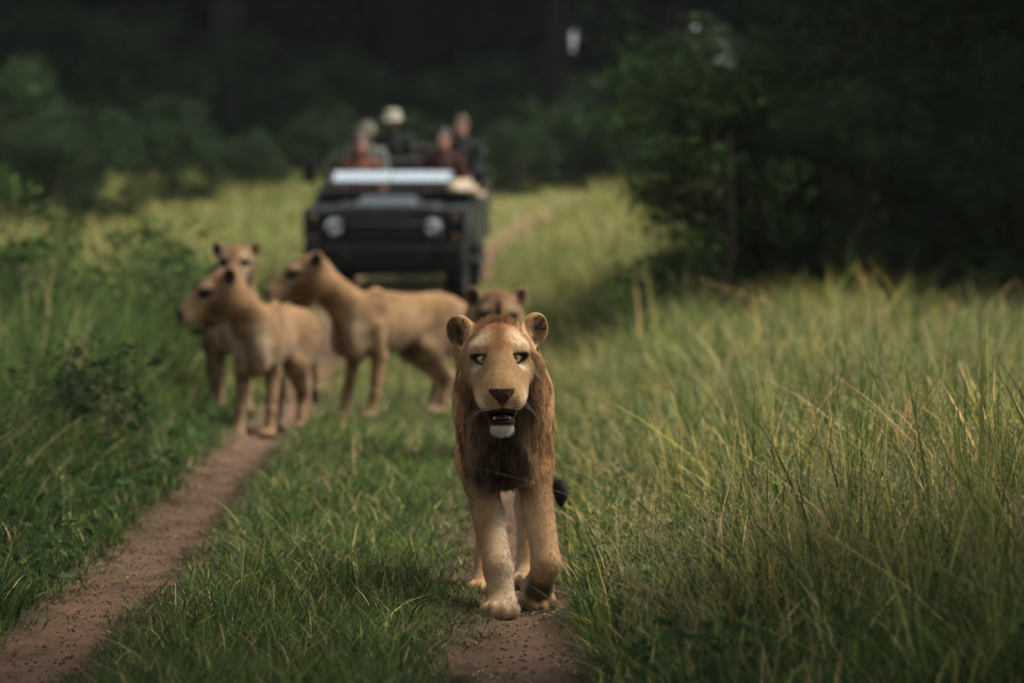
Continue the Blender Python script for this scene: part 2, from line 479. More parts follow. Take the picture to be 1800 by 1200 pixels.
    for k in range(11):
        t = 1 - .30 * k / 11
        c = np.stack([X + lean[:, 0] * h * t ** 1.6, d + lean[:, 1] * h * t ** 1.6, z + h * (t - curve * t * t * .5)], 1)
        a = r.uniform(0, 2 * pi, n); L = (.010 + .030 * k / 11) * r.uniform(.6, 1.2, n)
        e = c + np.stack([np.cos(a) * L, np.sin(a) * L, L * r.uniform(.1, 1.0, n)], 1)
        wv = np.stack([-np.sin(a), np.cos(a), 0 * a], 1) * .0022
        sv += [c, e + wv, e - wv]; sc += [col * .9] * 3
    b = len(V); SV = np.stack(sv, 1).reshape(-1, 3); SC = np.stack(sc, 1).reshape(-1, 3)
    ST = b + np.arange(len(SV)).reshape(-1, 3)
    o = mesh_from('seed_heads', np.concatenate([V, SV]), [T, Q, ST], M_GRASS, None, np.concatenate([C, SC]), smooth=False)
    tag(o, 'thin straw coloured seed heads standing above the grass', 'grass', kind='stuff')

    # brown thatch and creeping tufts along the rut edges
    X, d, r = sample_fan(42000, 11.5, 40, .16, 29); w_ = r.random(len(X)) < .5; sd_ = np.where(r.random(len(X)) < .5, -1, 1)
    X = np.where(w_, rut_right(d), rut_left(d)) + sd_ * (.20 + r.normal(0, .055, len(X))); n = len(X)
    keep = vnoise(np.stack([X, d * .6, 0 * X], 1), 3.0) > .40; X, d = X[keep], d[keep]; n = len(X)
    col = pick_col(r, n, [(.10, .062, .032), (.055, .036, .022), (.20, .15, .075), G_MID, G_DEEP], [.32, .28, .08, .17, .15], .25)
    grass('edge_thatch', 'brown thatch and creeping grass along the edges of the ruts', X, d, r, r.uniform(.015, .065, n), r.uniform(.6, 1.3, n) * .0055 * (d / 16) ** .6, r.normal(0, 1.1, (n, 2)), r.uniform(.2, 1.2, n), col, col, 2)
    # dry litter lying in the ruts
    X, d, r = sample_fan(26000, 11.5, 34, .16, 26)
    which = r.random(len(X)) < .6
    X = np.where(which, rut_right(d), rut_left(d)) + r.normal(0, .17, len(X)) + np.where(which, .04, 0); n = len(X)
    keep = vnoise(np.stack([X, d, 0 * X], 1), 2.2) + .9 * np.abs(X - np.where(which, rut_right(d), rut_left(d))) > .62
    X, d = X[keep], d[keep]; n = len(X); z = ground_z(X, d) + .004
    col = pick_col(r, n, [G_STRAW, (.16, .11, .06), (.07, .045, .028), G_MID], [.25, .35, .3, .1], .25)
    a = r.uniform(0, 2 * pi, n); lean = np.stack([np.cos(a), np.sin(a)], 1) * r.uniform(3, 9, n)[:, None]
    V, T, Q, C = blade_mesh(np.stack([X, d, z], 1), r.uniform(.006, .016, n), np.full(n, .0045), lean, a + pi / 2, r.uniform(.2, 1.2, n), col, col, 3)
    # pebbles and crumbs of earth
    Xp, dp, r = sample_fan(5200, 11.5, 32, .15, 28); w_ = r.random(len(Xp)) < .5
    Xp = np.where(w_, rut_right(dp), rut_left(dp)) + r.normal(0, .13, len(Xp)); m_ = len(Xp)
    oc = np.array([(1, 0, 0), (-1, 0, 0), (0, 1, 0), (0, -1, 0), (0, 0, 1), (0, 0, -1)], float); of = np.array([(0, 2, 4), (2, 1, 4), (1, 3, 4), (3, 0, 4), (2, 0, 5), (1, 2, 5), (3, 1, 5), (0, 3, 5)])
    sz = .0015 + .007 * r.random(m_) ** 4
    PV = (oc[None] * r.uniform(.6, 1.3, (m_, 6, 3)) * sz[:, None, None] + np.stack([Xp, dp, ground_z(Xp, dp) + .002], 1)[:, None]).reshape(-1, 3)
    PC = np.repeat(pick_col(r, m_, [(.10, .066, .042), (.15, .10, .07), (.05, .034, .024)], [.5, .25, .25], .2), 6, 0)
    tag(mesh_from('pebbles', PV, (np.arange(m_) * 6)[:, None, None].repeat(8, 1).reshape(-1, 1) + np.tile(of, (m_, 1)), M_SOIL, None, PC), 'small pebbles and crumbs of earth in the ruts', 'pebbles', kind='stuff')
    tag(mesh_from('dry_litter', V, [T, Q], M_GRASS, None, C, smooth=False), 'dead grass stems and litter strewn in the earth ruts', 'litter', kind='stuff')
lawn()

# ------------------------------------------------------------------ trees and bushes
M_LEAF = mat_new('leaf', attr='col', rough=0.7, spec=0.08, transl=0.25)
M_LEAFD = mat_new('leaf_forest', attr='col', rough=0.8, spec=0.05, transl=0.10)
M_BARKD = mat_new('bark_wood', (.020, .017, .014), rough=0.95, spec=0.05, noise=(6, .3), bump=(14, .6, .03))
M_BARK = mat_new('bark', (.075, .058, .042), rough=0.95, spec=0.1, noise=(6, .3), bump=(14, .6, .03))

def tubes(paths, nseg=7):
    """paths: list of (points, radii) -> one mesh of tapered tubes"""
    V, Q, b = [], [], 0
    for pts, rad in paths:
        pts = np.asarray(pts, float); m = len(pts)
        for i in range(m):
            t = pts[min(i + 1, m - 1)] - pts[max(i - 1, 0)]; t /= max(np.linalg.norm(t), 1e-9)
            a = np.cross(t, (0.31, .95, .05)); a /= max(np.linalg.norm(a), 1e-9); c = np.cross(t, a)
            for k in range(nseg):
                w = 2 * pi * k / nseg; V.append(pts[i] + (a * cos(w) + c * sin(w)) * rad[i])
        for i in range(m - 1):
            for k in range(nseg):
                p = b + i * nseg + k; q = b + i * nseg + (k + 1) % nseg
                Q.append((p, q, q + nseg, p + nseg))
        b += m * nseg
    return np.array(V), np.array(Q)

# openings cut through the crowns so that spots of sky show: (start, end, radius)
GAPS = [((3.55, 84, 5.00), (6.15, 150, 8.20), .52), ((4.05, 84, 4.55), (6.75, 150, 7.35), .44), ((1.05, 84, 5.02), (1.95, 150, 7.95), .34)]
def in_gap(W, gaps):
    ok = np.ones(len(W), bool)
    for a, b, r_ in gaps:
        a = np.array(a); ba = np.array(b) - a; t = np.clip(((W - a) @ ba) / (ba @ ba), 0, 1)
        ok &= np.linalg.norm(W - a - t[:, None] * ba, axis=1) > r_
    return ok

def tree_meshes(seed, H, rx, ry, z0, nclump, nleaf, leaf, palette, trunks=1, tr=.16, mat=None, clump=(.35, .75), hollow=.55, voids=(), bark=None, gaps=None, at=(0, 0, 0)):
    """returns (trunk mesh, crown mesh); the crown is leaf clumps set round an uneven ellipsoid"""
    r = np.random.default_rng(seed)
    cz, rz = (z0 + H) / 2, (H - z0) / 2
    v = r.normal(0, 1, (nclump, 3)); v /= np.linalg.norm(v, axis=1, keepdims=True)
    rad = hollow + (1 - hollow) * r.random(nclump) ** .6
    rad *= .80 + .40 * vnoise(v, 2.2)
    cc = v * rad[:, None] * np.array((rx, ry, rz)) + np.array((0, 0, cz))
    cr = r.uniform(*clump, nclump) * min(rx, rz) / 2.6
    own = r.integers(0, nclump, nleaf)
    q = r.normal(0, 1, (nleaf, 3)); q /= np.linalg.norm(q, axis=1, keepdims=True)
    C = cc[own] + q * (cr[own] * r.random(nleaf) ** .45)[:, None] * np.array((1.15, 1.15, .8))
    keep = C[:, 2] > .03
    for (vx, vy, vz, vr) in voids: keep &= np.linalg.norm(C - (vx, vy, vz), axis=1) > vr
    if gaps: keep &= in_gap(C + np.array(at), gaps)
    C, own = C[keep], own[keep]
    base = np.array(palette)[r.choice(len(palette), len(C))] * r.normal(1, .16, (len(C), 1)).clip(.5, 1.6) * (.75 + .5 * r.random(nclump))[own][:, None]
    V, T, col = leaf_faces(C, leaf, r, base)
    crown = mesh_from('crown', V, T, mat or M_LEAF, None, col, smooth=False, link=False)
    paths = []
    for k in range(trunks):
        bx, by = (0, 0) if trunks == 1 else (r.normal(0, rx * .18), r.normal(0, ry * .18))
        top = np.array((bx + r.normal(0, rx * .12), by + r.normal(0, ry * .12), cz + rz * .25))
        mid = np.array((bx + r.normal(0, .12), by + r.normal(0, .12), cz * .45))
        paths.append(([(bx, by, -.3), (bx, by, .1), mid, top], [tr * 1.25, tr, tr * .75, tr * .35]))
        for j in range(max(5, 14 // trunks)):
            t = cc[r.integers(0, nclump)]; s_ = mid * (1 - .7 * (j % 4) / 4) + top * .7 * (j % 4) / 4
            paths.append(([s_, s_ * .5 + t * .5 + (0, 0, -.12 * rz), t], [tr * .42, tr * .26, tr * .07]))
    tv, tq = tubes(paths)
    trunk = mesh_from('trunk', tv, tq, bark or M_BARK, None, None, link=False)
    return trunk, crown

def plant(name, meshes, X, d, rz, s, label, cat, group, dz=0.0):
    o = empty(name, (X, d, float(ground_z(np.array([X]), np.array([d]))[0]) + dz), rz, label=label, cat=cat, group=group)
    o.scale = s if hasattr(s, '__len__') else (s, s, s)
    link_mesh('trunk' if cat == 'tree' else 'stem', meshes[0], o); link_mesh('crown' if cat == 'tree' else 'foliage', meshes[1], o)
    return o

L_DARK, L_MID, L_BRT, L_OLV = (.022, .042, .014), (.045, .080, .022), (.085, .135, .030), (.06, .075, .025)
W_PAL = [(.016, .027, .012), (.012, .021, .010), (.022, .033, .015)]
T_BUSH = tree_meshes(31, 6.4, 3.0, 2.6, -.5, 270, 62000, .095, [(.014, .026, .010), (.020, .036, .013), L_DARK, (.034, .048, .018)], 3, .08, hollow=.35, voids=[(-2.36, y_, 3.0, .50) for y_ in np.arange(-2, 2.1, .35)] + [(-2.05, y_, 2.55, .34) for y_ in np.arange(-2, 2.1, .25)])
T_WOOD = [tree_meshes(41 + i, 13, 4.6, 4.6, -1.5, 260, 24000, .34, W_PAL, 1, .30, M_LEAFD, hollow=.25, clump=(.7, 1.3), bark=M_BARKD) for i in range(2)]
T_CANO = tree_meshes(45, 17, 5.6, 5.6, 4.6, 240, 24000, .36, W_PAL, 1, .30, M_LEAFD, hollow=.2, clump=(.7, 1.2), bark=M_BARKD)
T_SHR = [tree_meshes(51 + i, 2.2, 1.5, 1.4, -.2, 60, 9000, .11, [(.034, .058, .018), L_DARK, (.016, .030, .011)], 4, .035, hollow=.3, clump=(.5, .9)) for i in range(2)]
T_LOW = [tree_meshes(61 + i, 1.35, .55, .5, .1, 46, 1000, .075, [L_MID, L_DARK, L_BRT], 6, .010, hollow=.25, clump=(.35, .7)) for i in range(2)]
T_WEED = tree_meshes(66, .85, .34, .34, .25, 40, 420, .055, [L_DARK, (.028, .045, .018)], 5, .006, hollow=.2, clump=(.5, 1.0))

# the thicket on the right
T_EDGE = tree_meshes(35, 2.75, 1.15, 1.1, -.1, 90, 9500, .085, [L_MID, L_MID, L_DARK, (.065, .105, .026)], 4, .04, hollow=.3, clump=(.4, .9))  # lit edge of the thicket, put into brighter leaf colours
plant('tree', T_EDGE, 1.95, 42.0, .3, 1.0, 'young tree in brighter leaf colours added as the lit track side of the dark thicket', 'tree', 'trees of the thicket on the bank')
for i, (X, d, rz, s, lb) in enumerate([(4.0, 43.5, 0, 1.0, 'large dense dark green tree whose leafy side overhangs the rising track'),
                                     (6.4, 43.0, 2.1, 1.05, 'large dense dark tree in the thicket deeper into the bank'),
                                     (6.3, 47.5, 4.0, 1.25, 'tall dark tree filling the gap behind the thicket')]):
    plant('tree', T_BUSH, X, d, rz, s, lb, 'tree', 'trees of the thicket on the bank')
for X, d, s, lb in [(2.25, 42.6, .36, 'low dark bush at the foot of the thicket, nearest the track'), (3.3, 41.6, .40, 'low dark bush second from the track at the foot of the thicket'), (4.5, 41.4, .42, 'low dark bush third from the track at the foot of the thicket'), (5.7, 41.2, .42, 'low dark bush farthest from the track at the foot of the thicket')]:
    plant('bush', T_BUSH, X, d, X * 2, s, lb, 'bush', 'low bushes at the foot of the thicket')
# bushes along the foot of the wood
rb = np.random.default_rng(77)
BUSH = [(-9.3, 89, 1.7), (-7.2, 88, 1.5), (-5.4, 89, 1.35), (-8.6, 78, .9), (-3.4, 88, 1.05), (-2.0, 90, 1.0), (-.6, 88, 1.1), (.6, 80, .75), (1.5, 79, .85), (.1, 76, .55), (2.4, 80, 1.05), (3.4, 81, 1.3), (-11.8, 87, 1.7), (6.5, 86, 1.8), (-4.3, 76, .55), (-6.2, 66, .8), (-7.4, 68, 1.0), (-5.4, 72, .7), (-8.2, 60, .9), (-3.2, 80, .6), (-2.0, 82, .55)]
for i, (X, d, s) in enumerate(BUSH):
    plant('bush', T_SHR[i % 2], X, d, rb.uniform(0, 6), (s * rb.uniform(.9, 1.2), s, s * rb.uniform(.85, 1.1)), *((lambda t: (t[0], 'bush', t[1]))(('green bush beside the climbing track at the edge of the wood', 'bushes beside the climbing track') if X > -.2 else ('lone green bush standing out in the open meadow short of the wood', 'bushes out in the meadow') if d < 77 else ('small green bush in the meadow behind the parked vehicle', 'small bushes behind the vehicle') if s < 1.2 else ('large rounded dark green bush along the foot of the wood', 'large bushes at the foot of the wood'))))
WL = ['high-crowned dark tree at the very front edge of the wood behind the vehicle'] + ['high-crowned dark tree just inside the edge of the wood'] + ['low-branched dark tree in the deep shade of the wood'] * 4
WG = ['front trees of the dark wood', 'second trees of the dark wood'] + ['deep trees of the dark wood'] * 4
# the wood: high crowns in front, low dense ones in their shade
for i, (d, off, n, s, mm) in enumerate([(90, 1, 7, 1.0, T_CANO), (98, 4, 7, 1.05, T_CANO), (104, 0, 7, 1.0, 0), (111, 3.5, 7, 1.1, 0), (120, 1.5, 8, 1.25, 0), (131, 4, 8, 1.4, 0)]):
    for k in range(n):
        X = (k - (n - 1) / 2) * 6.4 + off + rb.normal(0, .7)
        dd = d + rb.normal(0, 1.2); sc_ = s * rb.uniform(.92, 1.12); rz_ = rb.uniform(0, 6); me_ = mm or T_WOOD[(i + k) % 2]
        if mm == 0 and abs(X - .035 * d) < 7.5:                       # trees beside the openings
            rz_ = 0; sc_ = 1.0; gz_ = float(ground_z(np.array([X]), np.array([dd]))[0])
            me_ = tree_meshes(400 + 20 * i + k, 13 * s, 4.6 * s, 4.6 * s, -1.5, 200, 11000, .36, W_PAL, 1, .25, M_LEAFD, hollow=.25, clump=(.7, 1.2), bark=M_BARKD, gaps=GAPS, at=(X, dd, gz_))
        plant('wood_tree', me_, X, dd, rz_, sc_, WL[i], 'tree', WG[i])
# leafy plants on the left verge
for i, (X, d, s, lb) in enumerate([(-2.62, 37.5, 1.0, 'leafy shrub standing out of the meadow behind the pair of lionesses'), (-3.05, 39, .95, 'leafy shrub with thin foliage beside the taller verge shrub'),
                    (-3.8, 37.0, 1.1, 'broad leafy shrub at the outer edge of the left verge'), (-4.3, 38.6, 1.25, 'tall leafy shrub behind the broad one on the outer left verge'), (.95, 40.5, .55, 'small leafy shrub at the foot of the overhanging tree')]):
    plant('leafy_shrub', T_LOW[i % 2], X, d, X * 3, s, lb, 'shrub', 'leafy shrubs in the grass')
for X, d, s, lb in [(-2.12, 24.0, .95, 'dark thin leafy weed rising from the left verge beside the rut'), (-2.42, 25.2, .85, 'dark thin leafy weed just behind the one by the left rut')]:
    plant('weed', T_WEED, X, d, X * 3, s, lb, 'weed', 'leafy weeds on the left verge')
# trees added out of view either side of the track to darken the verges
T_SHADE = tree_meshes(71, 10.5, 3.3, 3.3, 3.5, 150, 20000, .24, [L_DARK, L_MID], 1, .20, hollow=.25, clump=(.6, 1.1))
T_TALL = tree_meshes(72, 14.5, 2.5, 2.5, 10.0, 110, 13000, .24, [L_DARK, L_MID], 1, .20, hollow=.2, clump=(.6, 1.1))  # high crowns added to drop shade on the left verge
for X, d, s, lb in [(-4.4, 17.0, 1.0, 'spreading tree added out of view to shade the left verge outside the track'), (-5.0, 24.0, 1.0, 'spreading tree added out of view for shade further along the left verge'), (-5.6, 31.5, 1.0, 'spreading tree added out of view to shade the middle of the left verge'), (-6.3, 39, 1.0, 'spreading tree added out of view to shade the far end of the left verge'),
                    (-3.6, 12.0, 1.0, 'spreading tree added out of view for shade on the left close to the viewpoint'), (6.6, 11.8, .95, 'spreading tree added out of view to shade the right bank close to the viewpoint'), (4.2, 6.5, 1.0, 'spreading tree added out of view for shade on the right beside the viewpoint'), (4.3, 12.0, .9, 'spreading tree added out of view for shade between the viewpoint and the right bank')]:
    plant('added_shade_tree', T_SHADE, X, d, X, s, lb, 'tree', 'trees added out of view for shade beside the track')
for X, d, lb in [(3.7, 16.5, 'slender tall tree added out of view for its shade on the right bank outside the track'), (3.7, 21.5, 'slender tall tree added out of view for its shade further along the right bank'), (3.7, 25.5, 'slender tall tree added out of view for its shade at the middle of the right bank')]:
    plant('added_tall_tree', T_TALL, X, d, X, 1.15, lb, 'tree', 'tall high-crowned trees added out of view to cast shade')

# ------------------------------------------------------------------ lions
TAW = np.array((.40, .25, .122)); PALE = np.array((.60, .47, .31)); RED = np.array((.37, .18, .065)); WHITE = np.array((.68, .61, .50))
BLACK = np.array((.018, .014, .012)); NOSEC = np.array((.028, .015, .014)); MANE = np.array((.050, .023, .011)); BROWN = np.array((.20, .115, .055))

M_FURSKIN = mat_new('lion_coat', attr='col', rough=0.85, spec=0.15, noise=(60, 0.10), bump=(220, 0.25, 0.004), sheen=0.04)
M_FUR = mat_new('lion_fur', attr='col', rough=0.6, spec=0.25)
M_EYE = mat_new('lion_eye', (.50, .36, .12), rough=0.08, spec=0.6, coat=0.8)
M_EYEW = mat_new('lion_eyeball', (.05, .035, .025), rough=0.15, spec=0.5)
M_PUPIL = mat_new('lion_pupil', (.004, .004, .004), rough=0.08, spec=0.6, coat=0.8)
M_NOSE = mat_new('lion_nose', (.05, .026, .024), rough=0.45, spec=0.4, bump=(300, 0.35, 0.002))
M_TOOTH = mat_new('lion_tooth', (.55, .47, .34), rough=0.35, spec=0.5)
M_TONGUE = mat_new('lion_tongue', (.12, .04, .038), rough=0.4, spec=0.4)
M_WHISKER = mat_new('lion_whisker', (.55, .50, .42), rough=0.5)

def head_sdf(F, o, R, s, mouth, mane=0.0, ey=.42):
    T = lambda c: np.asarray(o) + R @ (np.asarray(c, float) * s)
    def E(c, r, k=.03, M=None, sub=False): F.ell(T(c), np.asarray(r) * s, k * s, R if M is None else R @ M, sub)
    def K(a, b, ra, rb, k=.03, sub=False): F.cone(T(a), T(b), ra * s, rb * s, k * s, sub)
    jz = -.008 * mouth
    E((0, .035, .025), (.108, .125, .092), .05)                        # skull
    E((0, .02, .075), (.075, .09, .045), .05)                          # crown
    for x in (-1, 1):
        E((x * .076, .010, -.065), (.054, .092, .090), .08)            # cheek
        E((x * .056, -.060, .024), (.040, .048, .030), .035)           # brow
        K((x * .070, -.075, -.045), (x * .050, -.165, -.105), .040, .040, .04)
    K((0, -.045, .035), (0, -.205, -.078), .062, .044, .045)           # bridge of the nose
    K((0, -.08, .02), (0, -.226, -.090), .052, .040, .05)
    E((0, -.186, -.120), (.062, .090, .054), .06)                      # muzzle
    for x in (-1, 1):
        E((x * .034, -.230, -.132), (.036, .046, .035), .055)          # lip pad
    E((0, -.252, -.107), (.040, .028, .025), .02)                      # nose tip
    K((0, -.03, -.150 + jz * .4), (0, -.170, -.200 + jz), .068, .036, .035)   # lower jaw
    E((0, -.204 + .012 * mouth, -.203 + jz), (.044, .040, .026), .018)                 # chin
    for x in (-1, 1):                                                  # ears
        Me = rotz(x * ey) @ roty(x * .52) @ rotx(-.10)
        ec = np.array((x * .128, .055, .092))
        E(ec, (.050, .030, .058), .022, Me)
        K((x * .078, .045, .055), ec + Me @ np.array((0, .004, -.012)), .050, .034, .03)
        E(ec + Me @ np.array((x * .006, -.027, .007)), (.037, .032, .044), .008, Me, True)
        E(ec + Me @ np.array((x * .012, -.024, -.026)), (.020, .024, .034), .010, Me, True)
    if mouth > 0:
        E((0, -.205, -.184 + jz * .5), (.066, .095, .008 + .012 * mouth), .006, rotx(.10), True)
        E((0, -.15, -.184 + jz * .5), (.048, .09, .015 + .014 * mouth), .008, None, True)
    else:
        E((0, -.225, -.184), (.055, .075, .004), .006, rotx(.1), True)
    K((0, -.262, -.145), (0, -.275, -.180), .004, .005, .01, True)     # philtrum
    for x in (-1, 1):
        E((x * .060, -.114, -.003), (.034, .030, .020), .03, None, True)      # orbit
        E((x * .056, -.082, .033), (.030, .027, .012), .04)                    # heavy upper lid
        Rl = R @ rotz(-x * .32) @ roty(-x * .24)
        F.lens(T((x * .0615, -.100, 0.0)), Rl, .0285 * s, .0148 * s, .05 * s, .005 * s)
        E((x * .027, -.268, -.119), (.010, .014, .006), .006, roty(x * .5), True)   # nostril

def head_paint(P, col, mane, ey=.42):
    """P head-local points; returns colours blended over col"""
    x, y, z = np.abs(P[:, 0]), P[:, 1], P[:, 2]
    c = col.copy()
    def lay(w, k):
        nonlocal c
        w = np.clip(w, 0, 1)[:, None]; c = c * (1 - w) + np.asarray(k) * w
    def blob(cx, cy, cz, r, soft=.5):
        d = np.sqrt((x - cx) ** 2 + (y - cy) ** 2 + (z - cz) ** 2) / r
        return 1 - sstep(1 - soft, 1 + soft * .4, d)
    n1 = vnoise(P, 45); n2 = vnoise(P, 140)
    face = 1 - sstep(.16, .24, np.sqrt(x ** 2 * 1.1 + (y + .05) ** 2 + z ** 2))
    lay(face * .9, TAW * (.92 if mane else .62))
    lay(sstep(.0, .08, z) * (y < .12) * (x < .12) * .88, RED * (.9 if mane else .7))                    # rusty crown
    lay(blob(.060, -.080, .052, .058, .7) * (1.0 if mane else .5) * (.7 + .5 * n1), PALE * (1.2 if mane else 1.0))                                # pale brow
    lay(np.exp(-(x / .020) ** 2) * sstep(.0, .05, z) * (y < .05) * .95 * (.5 + n2), RED * .55)                                         # stripe between the brows
    lay(blob(.062, -.105, -.036, .038) * .95, WHITE * (1.05 if mane else .9))                               # under the eye
    lay(blob(0, -.17, -.055, .062, .8) * .9 * (.55 + .6 * n1), np.array((.21, .125, .085)))                   # bridge
    lay(blob(0, -.225, -.085, .036, .7) * .6, np.array((.22, .13, .10)))
    lay(blob(.052, -.225, -.140, .056, .5) * .95, PALE * (1.2 if mane else 1.1))                              # lip pads
    lay(blob(.035, -.262, -.165, .032, .7) * .8, WHITE * 1.0)
    for k in range(4):                                                                    # whisker rows
        zz = -.128 - .011 * k
        lay(np.exp(-((z - zz - .10 * (x - .03)) / .0022) ** 2) * sstep(.026, .036, x) * (1 - sstep(.056, .066, x)) * (y < -.18) * (.55 + .45 * n2), BROWN * .6)
    lay(blob(.120, -.02, -.065, .095, .7) * .95, BROWN * .9)                                   # darker brown outer cheek
    lay(blob(.0, -.20, -.258, .072, .5) * (z < -.200) * .9, WHITE * .85)                             # chin
    d = np.sqrt(((x - .0605) / .036) ** 2 + ((z + .001 - .24 * (x - .06)) / .0185) ** 2 + ((y + .090) / .038) ** 4)
    lay((1 - sstep(.80, 1.10, d * (.86 if mane else .62))) * (y < -.03) * .97, BLACK)                              # eye rim
    lay(np.exp(-((x - .034 + (z + .012) * .12) / .0045) ** 2) * sstep(-.036, -.018, z) * (1 - sstep(-.010, .0, z)) * (y < -.05) * .0, BLACK * 1.5)   # tear line
    hwn = np.interp(-z, [.085, .094, .106, .122, .135, .152], [.030, .046, .045, .032, .018, .006])
    nose = (1 - sstep(.88, 1.06, x / hwn)) * sstep(-.154, -.149, z) * (1 - sstep(-.096, -.091, z)) * (y < -.222)
    lay(nose, NOSEC)
    lay(nose * np.exp(-((z + .121 - .25 * (x - .028)) / .006) ** 2) * sstep(.016, .024, x), BLACK * .6)
    lay(np.exp(-(x / .0038) ** 2) * (z < -.13) * (z > -.185) * (y < -.21) * .9, BLACK * 1.5)
    if mane:
        top = -.161 - .20 * np.clip(x - .01, 0, .1); bot = -.220 - .10 * np.clip(x - .03, 0, .1)
        lay((1 - sstep(top - .001, top + .003, z)) * sstep(bot - .004, bot, z) * (1 - sstep(.064, .071, x)) * (y < -.04), BLACK * .45)   # black lips and mouth
        fr = (y < -.03) * (vnoise(P, 190) > .66) * (z < .09)
        lay(fr * .75 * n1, BROWN * .7); lay(sstep(.55, .8, vnoise(P * np.array((1, 1, .5)), 75)) * (y < -.03) * .35, BROWN * 1.1)                                                    # freckles
    else:
        lay(np.exp(-((z + .188) / .020) ** 2) * (x < .085) * (y < -.06), BLACK)
        lay(nose, BLACK); lay((1 - sstep(.030, .050, np.sqrt(x ** 2 * .4 + (y + .280) ** 2 + (z + .115) ** 2))), BLACK)
        lay((1 - sstep(.060, .078, np.sqrt(x ** 2 * .7 + (y + .20) ** 2 + (z + .215) ** 2))) * (z < -.180), BLACK * 1.5)
    # ears: dark inside hollow, pale rim, black backs
    for sx in (1,):
        q = np.stack([x - .128, y - .055, z - .092], 1)
        Me = rotz(ey) @ roty(.52) @ rotx(-.10)
        L = q @ Me
        e = np.sqrt((L[:, 0] / .054) ** 2 + (L[:, 2] / .060) ** 2)
        inear = (e < 1.25) & (np.abs(L[:, 1]) < .045) & (x > .085)
        lay(inear * (L[:, 1] > .004) * sstep(-.1, .25, L[:, 2] / .06 + .6) * .85, BLACK * 1.6 if mane else BROWN * .6)
        fr = inear * (L[:, 1] <= .006)
        lay(fr * (1 - sstep(.62 if mane or ey > .6 else .45, .9 if mane or ey > .6 else .80, e)) * ((.55 + .4 * n1) if mane else .55 + .6 * n1), (BLACK * 2.5 if mane else BLACK * 1.5 if ey > .6 else BROWN * .38))
        lay(fr * (1 - sstep(.1, .5, np.abs(L[:, 0] / .05 + .45))) * (.7 if mane else 0) * (n2 > .35), TAW * 1.1)
        lay(fr * sstep(.84, 1.0, e) * .85, PALE * .95)
    c *= (.88 + .24 * n1 * .5 + .12 * n2)[:, None]
    return c, nose > .5

def paw(F, c, yaw, s=1.0, droop=0.0, spread=1.0):
    """broad lion paw: c is the ankle end on the ground plane, toes towards local -y"""
    R = rotz(yaw) @ rotx(droop)
    T = lambda p: np.asarray(c) + R @ (np.asarray(p, float) * s)
    F.ell(T((0, .005, .040)), np.array((.054, .062, .040)) * s, .03, R)
    for x, y, r in ((-.046, -.036, .024), (-.0165, -.060, .0265), (.0165, -.060, .0265), (.046, -.036, .024)):
        F.ell(T((x * spread, y, .030)), np.array((r * .92, .036, r * 1.10)) * s, .013, R)
    F.ell(T((0, .02, .022)), np.array((.046, .04, .022)) * s, .02, R)

def limb(F, pts, rad, k=.04):
    for i in range(len(pts) - 1):
        F.cone(pts[i], pts[i + 1], rad[i], rad[i + 1], k)

